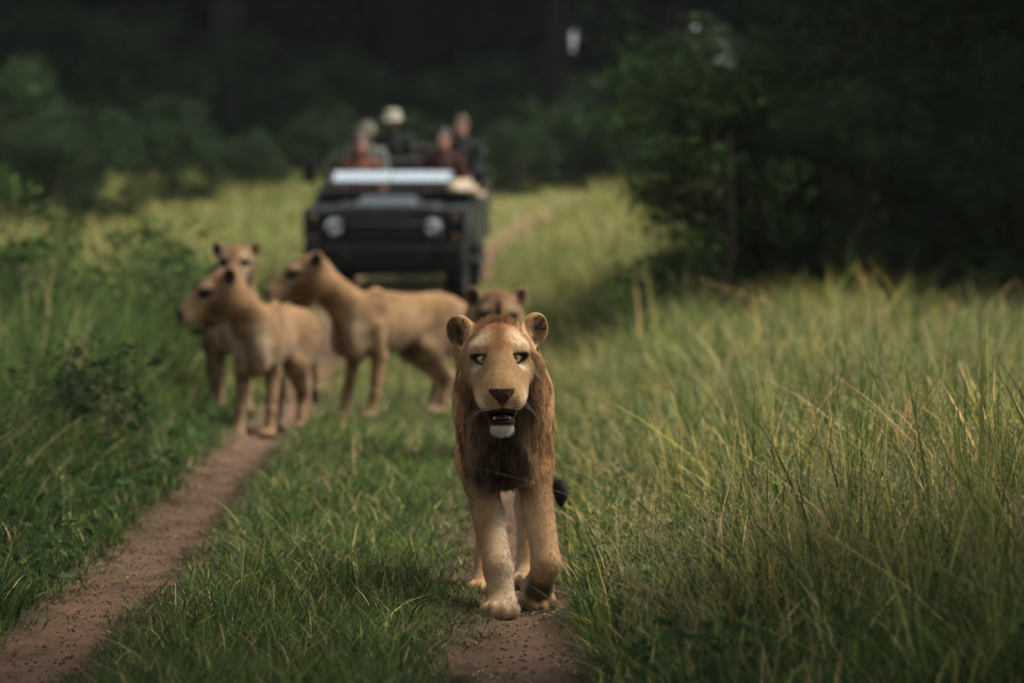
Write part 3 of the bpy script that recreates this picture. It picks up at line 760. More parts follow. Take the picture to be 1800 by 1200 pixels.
def make_lion(pose, res=.009, hi=False):
    o = np.array(pose['head']); R = rotz(pose['yaw']) @ rotx(pose.get('pitch', 0)) @ roty(pose.get('roll', 0)); s = pose.get('hs', 1.0)
    if hi:
        xs = axis((-.36, -.21, .009), (-.21, .21, .0026), (.21, .36, .009))
        ys = axis((-.42, .10, .0026), (.10, .32, .005), (.32, 1.62, .010))
        zs = axis((-.02, .10, .004), (.10, .58, .0065), (.58, 1.10, .0026))
    else:
        e = pose.get('ext', ((-.75, .75), (-.75, 1.8), (-.02, 1.35)))
        xs, ys, zs = [axis((a, b, res)) for a, b in e]
    F = Field(xs, ys, zs)
    g = lambda k: np.array(pose[k], float)
    wz = pose.get('wz', .0)
    cx = pose.get('cx', 0.0)
    tw = pose.get('tw', 1.0)
    # trunk
    F.ell((cx, .55, .705 + wz), (.175 * tw, .40, .225), .06)
    F.ell((cx, .30, .670 + wz), (.145 * tw, .20, .235), .06)
    F.ell((cx, .90, .70 + wz), (.135 * tw, .40, .155), .07)
    F.ell((cx, 1.28, .735 + wz), (.150 * tw, .25, .190), .07)
    F.cone((cx, .35, .86 + wz), (cx, 1.2, .86 + wz), .075, .075, .08)
    for x in (-1, 1):
        F.ell((cx + x * .115 * pose.get('sw', tw), .36, .755 + wz), (.078 * tw, .15, .235), .032, rotx(-.25))
        F.ell((cx + x * .10 * tw, 1.26, .685 + wz), (.098 * tw, .20, .235), .035, rotx(.25))
    # neck
    nb = np.array((cx, .30, .79 + wz)); nh = o + R @ (np.array((0, .10, -.035)) * s)
    F.cone(nb, nh, .155 * tw, .106 if pose.get('mane', 0) else .098, .06)
    F.cone(nb + (0, -.02, -.10), nh + (0, .0, -.04), .12 * tw, .09, .06)
    if pose.get('mane', 0):
        F.cone(nb + (0, -.03, -.06), o + R @ np.array((0, .09, -.10)), .118, .108, .06)
        F.ell((cx, .20, .62), (.098, .12, .15), .06)
        F.ell((cx, .235, .54), (.075, .12, .10), .05)
    if not pose.get('mane', 0):
        for x in (-1, 1): F.ell((cx + x * .078, .20, .60 + wz), (.060, .080, .13), .05)
        F.cone((cx, .10, .52 + wz), (cx, .10, .70 + wz), .010, .008, .05, True)
    # forelegs: shoulder, elbow, wrist, fetlock
    for side in ('fl', 'fr'):
        p = g(side); limb(F, p, (.092 * tw, .058, .048, .045) if pose.get('mane', 0) else (.085, .056, .041, .041), .022)
        F.ell(p[1] + (0, .02, .02), (.043, .06, .06), .04)
        F.ell(p[2] + (0, -.004, .0), (.040, .040, .05), .015)
    for side in ('hl', 'hr'):
        p = g(side); limb(F, p, (pose.get('hip', .135), .088 if pose.get('hip', .135) > .12 else .075, .046, .044), .05)
        F.ell(p[2] + (0, .015, .01), (.04, .04, .045), .03)
    for key in ('pfl', 'pfr', 'phl', 'phr'):
        pp = pose[key]; paw(F, pp[0], pp[1], 1.0, pp[2] if len(pp) > 2 else 0.0)
    tl = pose['tail']
    for i in range(len(tl) - 1):
        F.cone(tl[i], tl[i + 1], .034 - .012 * min(i, 1) - .002 * i, .022, .03)
    F.ell(tl[-1], (.024, .024, .056), .02)
    head_sdf(F, o, R, s, pose.get('mouth', 0), pose.get('mane', 0), pose.get('ey', .42))
    V, Q = F.mesh(3 if hi else 1)
    Nn = vnormals(V, Q)
    # ---- coat colours
    P = (V - o) @ R / s
    n1 = vnoise(V, 9); n2 = vnoise(V, 38)
    tint = np.array(pose.get('tint', (1, 1, 1)), float)
    col = np.repeat(TAW[None], len(V), 0)
    def lay(w, k):
        nonlocal col
        w = np.clip(w, 0, 1)[:, None]; col = col * (1 - w) + np.asarray(k) * w
    lay(sstep(.78, .98, V[:, 2]) * .45, RED * 1.15)                                       # rusty back
    lay(sstep(.0, -.8, Nn[:, 2]) * (V[:, 1] > .1) * (.55 if pose.get('mane', 0) else .6), PALE)                            # pale belly
    lay((1 - sstep(.22, .55, V[:, 2])) * .22, PALE * .92)                                 # pale legs
    lay((1 - sstep(.02, .07, np.abs(V[:, 0] - cx))) * (V[:, 2] < .5) * .35, WHITE * .8)
    lay(vnoise(V, 22) * (V[:, 2] < .50) * .45, BROWN * 1.4)
    for sd_ in ('fl', 'fr', 'hl', 'hr'):                                                  # pale inside of the legs
        p = g(sd_); sg = -np.sign(p[1][0] - cx)
        seg = np.minimum.reduce([np.linalg.norm(V - (p[i] * (1 - t) + p[i + 1] * t), axis=1) for i in range(1, 3) for t in (0, .25, .5, .75, 1)])
        lay((seg < .13) * sstep(.2, .8, Nn[:, 0] * sg) * (V[:, 2] < .47) * (.42 if pose.get('mane', 0) else .3), WHITE * .80)
    if pose.get('mane', 0): lay(sstep(.33, .44, V[:, 2]) * (1 - sstep(.50, .58, V[:, 2])) * (V[:, 1] < .6) * (.45 + .4 * n2), BROWN * .95)
    dt = np.linalg.norm(V - np.array(tl[-1]), axis=1)
    lay((1 - sstep(.065, .10, dt)), BLACK)
    for key in pose.get('darkpaws', ()):
        c_ = np.array(pose[key][0]); w = (1 - sstep(.10, .17, np.linalg.norm(V - c_, axis=1)))
        lay(w * sstep(.15, -.5, Nn[:, 2] + .55 * Nn[:, 1]) * .9, BLACK * 2.2)
    if pose.get('mane', 0):
        nk = sstep(.41, .47, V[:, 2]) * (1 - sstep(.34, .50, V[:, 1])) * sstep(.135, .05, np.abs(V[:, 0] - cx + .012)) 
        off_face = sstep(-.07, -.01, P[:, 1]); nk = nk * off_face
        lay(nk * (P[:, 2] < -.10) * (.75 + .3 * n2), MANE * .75)
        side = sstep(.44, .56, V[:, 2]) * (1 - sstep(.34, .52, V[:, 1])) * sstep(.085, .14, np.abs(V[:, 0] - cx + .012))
        gold = np.where((V[:, 0] > cx)[:, None], np.array((.36, .195, .075)), np.array((.23, .115, .042)))  # light from the right put in the colour: right side brighter
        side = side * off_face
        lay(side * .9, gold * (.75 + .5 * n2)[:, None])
    else:
        nk = (1 - sstep(.12, .3, np.linalg.norm(V - (cx, .10, .60 + wz), axis=1)))
        lay(nk * .75, PALE * 1.0)
        lay(sstep(.45, .75, vnoise(V * np.array((1, .45, 1.6)), 16)) * .65, BROWN * 1.15); lay((1 - sstep(.05, .16, np.abs(V[:, 1] - 1.06))) * sstep(.35, .5, V[:, 2]) * (1 - sstep(.66, .84, V[:, 2])) * .75, BROWN * .8); lay(np.exp(-((V[:, 0] - cx) / .03) ** 2) * (V[:, 1] < .3) * sstep(.40, .45, V[:, 2]) * (1 - sstep(.62, .70, V[:, 2])) * .7, BROWN * .6)  # brown mottling, then shade painted on the flank and down the chest crease
    hw = (1 - sstep(.30, .36, np.linalg.norm(P - (0, -.06, -.03), axis=1)))
    hc, nose = head_paint(P, col, pose.get('mane', 0), pose.get('ey', .42))
    col = col * (1 - hw[:, None]) + hc * hw[:, None]
    col *= (.74 + .30 * n1 + .22 * n2)[:, None]
    col *= tint
    return dict(V=V, Q=Q, N=Nn, col=col, P=P, o=o, R=R, s=s, cx=cx, hw=hw, pose=pose)

def eyes(L, root, detail=True):
    o, R, s = L['o'], L['R'], L['s']
    V, F3, F4 = uv_sphere(28, 16)
    for x in (-1, 1):
        c = o + R @ (np.array((x * .0600, -.083, -.001)) * s); r = .0215 * s
        # towards the viewer of the face: forward with a slight outward turn
        Re = R @ rotz(x * -.10)
        ball = mesh_from('eye', (V * r), [F3, F4], M_EYEW, root); ball.location = c
        ball.rotation_euler = Matrix(Re.tolist()).to_euler()
        if not detail: continue
        def disc(name, rad, off, mat):                                # domed disc sitting on the eyeball, facing -y
            n = 28; k = 5; vv = [(0, -math.sqrt(r * r) - off, 0)]; f3 = []; f4 = []
            for j in range(1, k + 1):
                q = rad * j / k
                for i in range(n):
                    a = 2 * pi * i / n
                    vv.append((q * cos(a), -math.sqrt(max(r * r - q * q, 0)) - off * (1 if j < k else -.6), q * sin(a)))
            for i in range(n): f3.append((0, 1 + i, 1 + (i + 1) % n))
            for j in range(k - 1):
                for i in range(n):
                    a = 1 + j * n + i; b = 1 + j * n + (i + 1) % n
                    f4.append((a, a + n, b + n, b))
            return mesh_from(name, vv, [np.array(f3), np.array(f4)], mat, ball)
        disc('iris', .0150 * s, .0007, M_EYE); disc('pupil', .0044 * s, .0016, M_PUPIL)

def strands(name, roots, dirs, nrm, length, radius, col, mat, parent, npts=4, curl=.25, lift=.3, droop=0.0, seed=1):
    """hair curves growing from roots along dirs"""
    r = np.random.default_rng(seed); n = len(roots)
    cu = bpy.data.hair_curves.new(name); cu.add_curves([npts] * n)
    d = dirs + nrm * lift + r.normal(0, curl * .5, (n, 3)); d /= np.linalg.norm(d, axis=1, keepdims=True)
    bend = r.normal(0, curl, (n, 3)) + np.array((0, 0, -droop))
    pts = np.zeros((n, npts, 3), np.float32); rad = np.zeros((n, npts), np.float32)
    for j in range(npts):
        t = j / (npts - 1)
        pts[:, j] = roots - nrm * .002 + d * (length * t)[:, None] + bend * (length * t * t * .5)[:, None]
        rad[:, j] = radius * (1 - .8 * t ** 1.5)
    cu.points.foreach_set('position', pts.ravel())
    a = cu.attributes.get('radius') or cu.attributes.new('radius', 'FLOAT', 'POINT')
    a.data.foreach_set('value', rad.ravel())
    a = cu.attributes.new('col', 'FLOAT_COLOR', 'CURVE')
    c4 = np.ones((n, 4), np.float32); c4[:, :3] = np.clip(col, 0, 1); a.data.foreach_set('color', c4.ravel())
    cu.materials.append(mat)
    ob = bpy.data.objects.new(name, cu); COL.objects.link(ob); ob.parent = parent
    return ob

def scatter(V, Q, n, weight=None, seed=3):
    """n random points on quads: returns quad index and position and the four weights"""
    r = np.random.default_rng(seed)
    A = np.linalg.norm(np.cross(V[Q[:, 2]] - V[Q[:, 0]], V[Q[:, 3]] - V[Q[:, 1]]), axis=1)
    if weight is not None: A = A * weight[Q].mean(1)
    c = np.cumsum(A); q = np.searchsorted(c, r.random(n) * c[-1]); q = np.minimum(q, len(Q) - 1)
    u, v = r.random(n), r.random(n)
    W = np.stack([(1 - u) * (1 - v), u * (1 - v), u * v, (1 - u) * v], 1)
    f = lambda arr: (arr[Q[q]] * W.reshape(n, 4, *([1] * (arr.ndim - 1)))).sum(1)
    return f

def grow_fur(L, root, n_short, mane):
    V, Q, N, P, cx, o = L['V'], L['Q'], L['N'], L['P'], L['cx'], L['o']
    r = np.random.default_rng(11)
    # flow of the coat
    flow = np.tile(np.array((0, .75, -.35)), (len(V), 1))
    leg = (1 - sstep(.40, .52, V[:, 2]))[:, None]
    flow = flow * (1 - leg) + np.array((0, .15, -1.0)) * leg
    hf = P - np.array((0, -.26, -.10)); hf = hf / np.maximum(np.linalg.norm(hf, axis=1, keepdims=True), 1e-6) + np.array((0, .35, 0))
    hw = L['hw'][:, None]; flow = flow * (1 - hw) + (hf @ L['R'].T) * hw
    flow -= N * (flow * N).sum(1, keepdims=True); flow /= np.maximum(np.linalg.norm(flow, axis=1, keepdims=True), 1e-6)
    x, y, z = np.abs(P[:, 0]), P[:, 1], P[:, 2]
    bare = ((np.sqrt((x / .05) ** 2 + ((z + .119) / .03) ** 2) < 1) & (y < -.235)) | (np.sqrt(((x - .0615) / .034) ** 2 + (z / .02) ** 2) < 1) & (y < -.05) \
        | ((np.abs(z + .203) < .032) & (x < .068) & (y < -.05) & (y > -.262))
    w = np.where(bare, 0, 1.0) * (1 + 1.2 * L['hw'])
    w *= np.where(V[:, 1] > .75, .35, 1)
    f = scatter(V, Q, n_short, w)
    p, nn, ff, cc, hh, pp = f(V), f(N), f(flow), f(L['col']), f(L['hw']), f(P)
    nn /= np.linalg.norm(nn, axis=1, keepdims=True)
    ln = (.013 * (1 - hh) + .0090 * hh) * r.uniform(.6, 1.4, len(p))
    frontal = (hh > .5) & (pp[:, 1] < -.12)
    ln = np.where(frontal, ln * .62, ln)
    ln = np.where((np.abs(pp[:, 0]) > .095) & (pp[:, 2] > .055) & (hh > .5), ln * .5, ln)
    cc = cc * r.normal(1.06, .24, (len(p), 1)).clip(.5, 1.8)
    strands('short_fur', p, ff, nn, ln, .0010 - .0003 * hh, cc, M_FUR, root, 3, .22, .18, .1, 5)
    if not mane: return
    # young mane: long hair on the throat, the chest and the sides of the neck
    thr = sstep(.43, .52, V[:, 2]) * (1 - sstep(.30, .46, V[:, 1])) * (P[:, 1] > -.02 - .05 * (x > .10)) * (1 - sstep(-.09, -.01, P[:, 2]) * sstep(.10, .06, x))
    thr *= (1 - sstep(.20, .24, np.abs(V[:, 0] - cx))) * (P[:, 2] < .035)
    f = scatter(V, Q, 24000, np.where(thr > .02, thr, 0) + 1e-9, 8)
    p, nn, ff, cc = f(V), f(N), f(flow), f(L['col'])
    nn /= np.linalg.norm(nn, axis=1, keepdims=True)
    swing = np.stack([vnoise(p, 17) - .5, vnoise(p + 7.7, 17) - .5, .5 * (vnoise(p + 3.1, 17) - .5)], 1)
    dn = np.array((0, .02, -1.0)) * .9 + ff * .25 + swing * 1.1
    lock = vnoise(p, 28)
    cc = cc * (.60 + .75 * lock)[:, None] * r.normal(1, .14, (len(p), 1)).clip(.6, 1.5)
    out = sstep(.07, .14, np.abs(p[:, 0] - cx + .012))[:, None]
    streak = (vnoise(p * np.array((1, 1, .3)), 34) > .52)[:, None]
    cc = np.where(streak, cc * .5 + np.array((.36, .19, .075)) * (.30 + 1.05 * out) * .5, cc)
    lk = vnoise(p * np.array((1, 1, .14)), 62)[:, None]; lk2 = vnoise(p * np.array((1, 1, .2)) + 9, 110)[:, None]
    cc = cc * (.45 + 1.1 * lk2); cc = np.where(lk > .60, cc * .35 + np.array((.44, .27, .125)) * (.35 + .75 * out) * .65, np.where(lk < .36, cc * .45, cc))
    ln = (.034 + .050 * lock) * (1 - .62 * sstep(.08, .15, np.abs(p[:, 0] - cx))) * r.uniform(.6, 1.25, len(p)) * np.clip((p[:, 2] - .44) / .1, .35, 1)
    strands('mane', p, dn, nn, ln * (.75 + .7 * vnoise(p, 21)), .0012, cc, M_FUR, root, 5, .20, (.02 + .42 * sstep(.45, .75, vnoise(p + 5, 30)))[:, None], .45, 6)
    # white beard
    ch = np.exp(-(((P[:, 0]) / .055) ** 2)) * (P[:, 1] < -.12) * (P[:, 2] < -.225) * (N @ L['R'][:, 2] < .4)
    f = scatter(V, Q, 2200, ch + 1e-9, 9); p, nn = f(V), f(N)
    strands('beard', p, np.tile(np.array((0, .05, -1.0)), (len(p), 1)), nn, r.uniform(.004, .020, len(p)), .0009, np.tile(WHITE * .85 * 1.0, (len(p), 1)) * r.uniform(.75, 1.15, (len(p), 1)), M_FUR, root, 4, .3, .45, .6, 7)
    # crest on the crown and the tuft that stands up behind it
    cr = np.exp(-((P[:, 0]) / .045) ** 2) * (P[:, 2] > .075) * (P[:, 1] > -.05)
    f = scatter(V, Q, 2200, cr + 1e-9, 10); p, nn, pp, cc = f(V), f(N), f(P), f(L['col'])
    tuft = np.exp(-((pp[:, 0] - .004) / .006) ** 2) * (pp[:, 1] > .03)
    ln = r.uniform(.010, .026, len(p)) + .045 * tuft
    dirs = np.where((tuft > .4)[:, None], np.array((.0, .1, 1.0)), np.array((0, .7, .55)) + r.normal(0, .35, (len(p), 3)))
    cc = np.where((tuft > .4)[:, None], BROWN * .45, cc * r.uniform(.55, 1.2, (len(p), 1)))
    strands('crest', p, dirs, nn, ln, .0010, cc, M_FUR, root, 4, .22, .25, -.1, 12)
    # tufts of hair inside and around the ears
    q = np.stack([x - .128, y - .055, z - .092], 1) @ (rotz(.42) @ roty(.52) @ rotx(-.10))
    e = np.sqrt((q[:, 0] / .054) ** 2 + (q[:, 2] / .060) ** 2)
    ew = (e < .92) * (x > .08) * (np.abs(q[:, 1]) < .045) * (e > .45) * (N @ L['R'][:, 1] < -.2)
    f = scatter(V, Q, 260, ew + 1e-9, 13); p, nn, cc, pp = f(V), f(N), f(L['col']), f(P)
    ctr = np.stack([np.sign(pp[:, 0]) * .112, np.full(len(pp), .02), np.full(len(pp), .075)], 1)
    inn = (ctr - pp); inn /= np.linalg.norm(inn, axis=1, keepdims=True)
    mixc = np.where(r.random((len(p), 1)) < .5, TAW * .8, cc)
    strands('ear_hair', p, inn @ L['R'].T, nn, r.uniform(.012, .030, len(p)), .0009, mixc * r.uniform(.7, 1.2, (len(p), 1)), M_FUR, root, 4, .35, .6, .1, 14)
    # whiskers
    k = 12; sx = np.where(np.arange(k) % 2 == 0, -1, 1)
    pw = np.stack([sx * r.uniform(.05, .066, k), r.uniform(-.235, -.205, k), r.uniform(-.165, -.128, k)], 1)
    dw = np.stack([sx * r.uniform(.8, 1.0, k), r.uniform(-.05, .35, k), r.uniform(-.55, -.05, k)], 1)
    strands('whiskers', o + pw @ L['R'].T, dw @ L['R'].T, np.zeros((k, 3)), r.uniform(.05, .09, k), .00038, np.tile(WHITE, (k, 1)), M_WHISKER, root, 6, .12, 0, .6, 15)

def mouth_parts(L, root):
    o, R = L['o'], L['R']; V, F3, F4 = uv_sphere(16, 10)
    t = mesh_from('tongue', V * np.array((.026, .060, .007)), [F3, F4], M_TONGUE, root)
    t.location = o + R @ np.array((0, -.155, -.198)); t.rotation_euler = Matrix(R.tolist()).to_euler()
    for x, z, up in ((-.027, -.200, .7), (.027, -.200, .7), (-.031, -.171, -.6), (.031, -.171, -.6)):   # canines
        c = mesh_from('tooth', [(.0052 * cos(a), .0052 * sin(a), 0) for a in np.linspace(0, 2 * pi, 8, endpoint=False)] + [(0, .003, .016 * up)], np.array([(i, (i + 1) % 8, 8) for i in range(8)]), M_TOOTH, root)
        c.location = o + R @ np.array((x, -.222, z)); c.rotation_euler = Matrix(R.tolist()).to_euler()

def place_lion(name, L, loc, rz, label, hi=False):
    root = empty(name, loc, rz, label=label, cat='lion', group='lions on the track')
    mesh_from('body', L['V'], L['Q'], M_FURSKIN, root, L['col'])
    eyes(L, root, hi)
    return root

# ---- the young male walking at the camera
A = dict(tint=(.92, .85, .75), head=(-.006, -.06, .902), yaw=.03, pitch=.02, roll=-.03, mouth=1.0, mane=1.0, cx=.012, hs=1.0, tw=.86, sw=.66, hip=.105,
         fl=[(-.075, .33, .68), (-.070, .36, .455), (-.006, .055, .165), (.005, .03, .065)], pfl=((.0, .0, .0), -.06),
         fr=[(.105, .33, .68), (.118, .30, .47), (.160, .19, .175), (.135, .30, .090)], pfr=((.122, .33, .045), .15, .95),
         hl=[(-.075, 1.27, .72), (-.085, 1.02, .50), (-.045, 1.25, .28), (-.055, 1.05, .07)], phl=((-.058, 1.02, 0), .0),
         hr=[(.085, 1.27, .72), (.11, 1.20, .48), (.105, 1.53, .30), (.10, 1.44, .075)], phr=((.10, 1.40, 0), .0),
         tail=[(0, 1.48, .82), (.05, 1.55, .60), (.16, 1.52, .45), (.225, 1.46, .355)], darkpaws=('pfr',))
LA = make_lion(A, hi=True)
GZ = lambda x, d: float(ground_z(np.array([x]), np.array([d]))[0])
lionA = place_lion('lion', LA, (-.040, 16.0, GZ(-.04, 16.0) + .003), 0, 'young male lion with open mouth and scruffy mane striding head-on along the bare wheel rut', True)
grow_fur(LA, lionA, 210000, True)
mouth_parts(LA, lionA)

def stand(dfl=0, dfr=0, dhl=0, dhr=0, w=.115):
    """standing legs; d..: how far each paw is set forward (-) or back (+)"""
    P = {}
    for k, x, d in (('fl', -w, dfl), ('fr', w, dfr)):
        P[k] = [(x * 1.05, .34, .70), (x, .40 + d * .4, .46), (x * .97, .33 + d, .20), (x * .97, .30 + d, .075)]; P['p' + k] = ((x * .97, .27 + d, 0), 0)
    for k, x, d in (('hl', -w, dhl), ('hr', w, dhr)):
        P[k] = [(x * .9, 1.27, .72), (x * 1.08, 1.08 + d * .5, .50), (x, 1.42 + d, .29), (x, 1.34 + d, .075)]; P['p' + k] = ((x, 1.30 + d, 0), 0)
    return P
D2 = radians
Bp = dict(tint=(.46, .435, .40), ey=.85, hs=1.12, head=(-.10, -.13, 1.075), yaw=D2(-44), pitch=.06, mouth=.7, tw=.95, tail=[(0, 1.5, .84), (-.02, 1.62, .62), (.0, 1.64, .40), (.02, 1.62, .25)], ext=((-.6, .45), (-.5, 1.75), (-.02, 1.30)), **stand(.0, .05, -.02, -.20))
LB = make_lion(Bp)
lionB = place_lion('lion', LB, (-1.255, 31.9, GZ(-1.0, 32) ), D2(-39), 'lean lioness standing side on across the grass hump with her head in profile', False); lionB.scale = (.94,) * 3
Cp = dict(tint=(.46, .435, .40), ey=.85, hs=1.12, head=(-.18, -.02, 1.05), yaw=D2(-62), pitch=.16, mouth=.9, tw=1.0, tail=[(0, 1.5, .84), (.08, 1.6, .62), (.1, 1.62, .40), (.1, 1.6, .25)], ext=((-.75, .45), (-.5, 1.75), (-.02, 1.30)), **stand(-.10, .02, .0, -.15, .10))
LC = make_lion(Cp)
lionC = place_lion('lion', LC, (-1.76, 30.5, GZ(-1.7, 30.7)), D2(-12), 'lioness with paws in the left rut, chest towards the viewer and head turned sideways', False); lionC.scale = (.93,) * 3
Dp = dict(tint=(.43, .41, .38), head=(.0, -.06, 1.10), yaw=D2(-8), pitch=.05, tw=.95, tail=[(0, 1.5, .84), (.08, 1.6, .62), (.1, 1.62, .40), (.1, 1.6, .25)], ext=((-.4, .4), (-.5, 1.75), (-.02, 1.36)), **stand(.0, .03, .0, -.15, .10))
LD = make_lion(Dp)
lionD = place_lion('lion', LD, (-1.97, 33.0, GZ(-1.9, 33.3)), D2(6), 'lion mostly hidden behind the profile pair, only its face and ears showing', False)
Ep = dict(tint=(.46, .435, .40), head=(.0, -.04, .90), yaw=D2(3), pitch=.16, tw=.95, tail=[(0, 1.5, .84), (-.08, 1.6, .62), (-.1, 1.62, .40), (-.1, 1.6, .25)], ext=((-.4, .4), (-.5, 1.75), (-.02, 1.22)), **stand(-.08, .08, .1, -.15, .09))
LE = make_lion(Ep)
lionE = place_lion('lion', LE, (-.085, 25.9, GZ(-.08, 26.1)), D2(2), 'lion following directly behind the young male, its face peering over his head', False)

# ------------------------------------------------------------------ the open safari vehicle
import bmesh
M_PAINT = mat_new('vehicle_paint', (.005, .007, .0068), rough=0.45, spec=0.3, coat=0.08, noise=(3, .2), bump=(40, .05, .002))
M_BLACK = mat_new('vehicle_black', (.006, .006, .006), rough=0.65, spec=0.2)
M_RUBBER = mat_new('tyre_rubber', (.012, .012, .011), rough=0.85, spec=0.2, bump=(60, .3, .004), noise=(12, .3))
M_STEEL = mat_new('wheel_steel', (.015, .016, .016), rough=0.5, spec=0.5, metal=0.3)
M_CHROME = mat_new('lamp_reflector', (.55, .60, .60), rough=0.18, metal=1.0)
M_LENS = mat_new('lamp_lens', (.80, .84, .84), rough=0.10, spec=0.6, coat=0.6)
M_AMBER = mat_new('lamp_amber', (.10, .05, .02), rough=0.2, spec=0.5)
M_GLASSY = mat_new('windscreen_glass', (.52, .59, .60), rough=0.14, spec=0.6, metal=0.75, coat=1.0)  # pale metallic base stands for the sky reflected in the pane
M_FRAME = mat_new('windscreen_frame', (.03, .036, .035), rough=0.35, spec=0.5, coat=0.4)
M_BONNET_SHEEN = mat_new('bonnet_sheen', (.09, .105, .11), rough=0.35, metal=0.85, bump=(60, .3, .003))  # pale metal that stands for sky sheen on the bonnet paint
M_SEAT = mat_new('seat_canvas', (.045, .043, .036), rough=0.9, spec=0.1, noise=(14, .25), bump=(80, .3, .004))
M_CANVAS = mat_new('tan_canvas', (.30, .235, .16), rough=0.95, spec=0.05, noise=(9, .25), bump=(16, .5, .02))

def bbox_mesh(name, x0, x1, y0, y1, z0, z1, mat, parent, bev=.012, seg=2, taper=None, M=None, loc=None):
    """bevelled box; taper=(dx, dy): the top face is drawn in by this much"""
    bm = bmesh.new()
    t = taper or (0, 0)
    vs = [bm.verts.new(p) for p in ((x0, y0, z0), (x1, y0, z0), (x1, y1, z0), (x0, y1, z0),
          (x0 + t[0], y0 + t[1], z1), (x1 - t[0], y0 + t[1], z1), (x1 - t[0], y1 - t[1], z1), (x0 + t[0], y1 - t[1], z1))]
    for f in ((3, 2, 1, 0), (4, 5, 6, 7), (0, 1, 5, 4), (1, 2, 6, 5), (2, 3, 7, 6), (3, 0, 4, 7)): bm.faces.new([vs[i] for i in f])
    if bev: bmesh.ops.bevel(bm, geom=bm.edges[:], offset=bev, segments=seg, affect='EDGES', profile=.5)
    if M is not None: bmesh.ops.transform(bm, matrix=M, verts=bm.verts[:])
    me = bpy.data.meshes.new(name); bm.to_mesh(me); bm.free(); me.materials.append(mat)
    for p in me.polygons: p.use_smooth = False
    o = bpy.data.objects.new(name, me); COL.objects.link(o)
    if parent is not None: o.parent = parent
    if loc: o.location = loc
    return o

def lathe(name, prof, mat, parent, axis_='y', n=32, loc=(0, 0, 0), closed=False):
    """prof: (axial, radius) pairs turned about the y (or x) axis"""
    V, Q = [], []; m = len(prof)
    for i in range(n):
        a = 2 * pi * i / n
        for (h, r) in prof:
            V.append((r * cos(a), h, r * sin(a)) if axis_ == 'y' else (h, r * cos(a), r * sin(a)))
    for i in range(n):
        for j in range(m - 1 + (1 if closed else 0)):
            a = i * m + j; b = i * m + (j + 1) % m; c = ((i + 1) % n) * m + (j + 1) % m; d = ((i + 1) % n) * m + j
            Q.append((a, b, c, d))
    o = mesh_from(name, V, np.array(Q), mat, parent); o.location = loc
    return o

def tube_obj(name, paths, mat, parent, nseg=8):
    v, q = tubes(paths, nseg); return mesh_from(name, v, q, mat, parent)

VX, VD = -1.36, 51.4
VZ = float(ground_z(np.array([VX]), np.array([VD]))[0]) - .06
vehicle = empty('safari_vehicle', (VX, VD, VZ), D2(-3.2), D2(2.6), label='dark open-topped safari vehicle with folded windscreen and round headlamps carrying passengers', cat='vehicle')
Wd = .895
# chassis and axle
bbox_mesh('chassis', -.42, .42, -.70, 3.75, .46, .62, M_BLACK, vehicle)
tube_obj('axle', [([(-.70, 0, .40), (.70, 0, .40)], [.055, .055]), ([(.22, -.13, .40), (.22, .13, .40)], [.12, .12])], M_BLACK, vehicle, 12)
bbox_mesh('skid_plate', -.55, .55, -.82, -.30, .30, .40, M_BLACK, vehicle, M=Matrix.Rotation(radians(-8), 4, 'X'))
bb = bbox_mesh('bumper', -.87, .87, -.86, -.74, .46, .70, M_BLACK, vehicle, .02)
for x in (-.42, .42): bbox_mesh('tow_point', x - .03, x + .03, -.90, -.855, .55, .66, M_STEEL, bb, .008)
tube_obj('bull_bar', [([(-.62, -.84, .62), (-.62, -.92, .80), (-.56, -.90, .93), (.56, -.90, .93), (.62, -.92, .80), (.62, -.84, .62)], [.026] * 6)], M_BLACK, vehicle, 10)
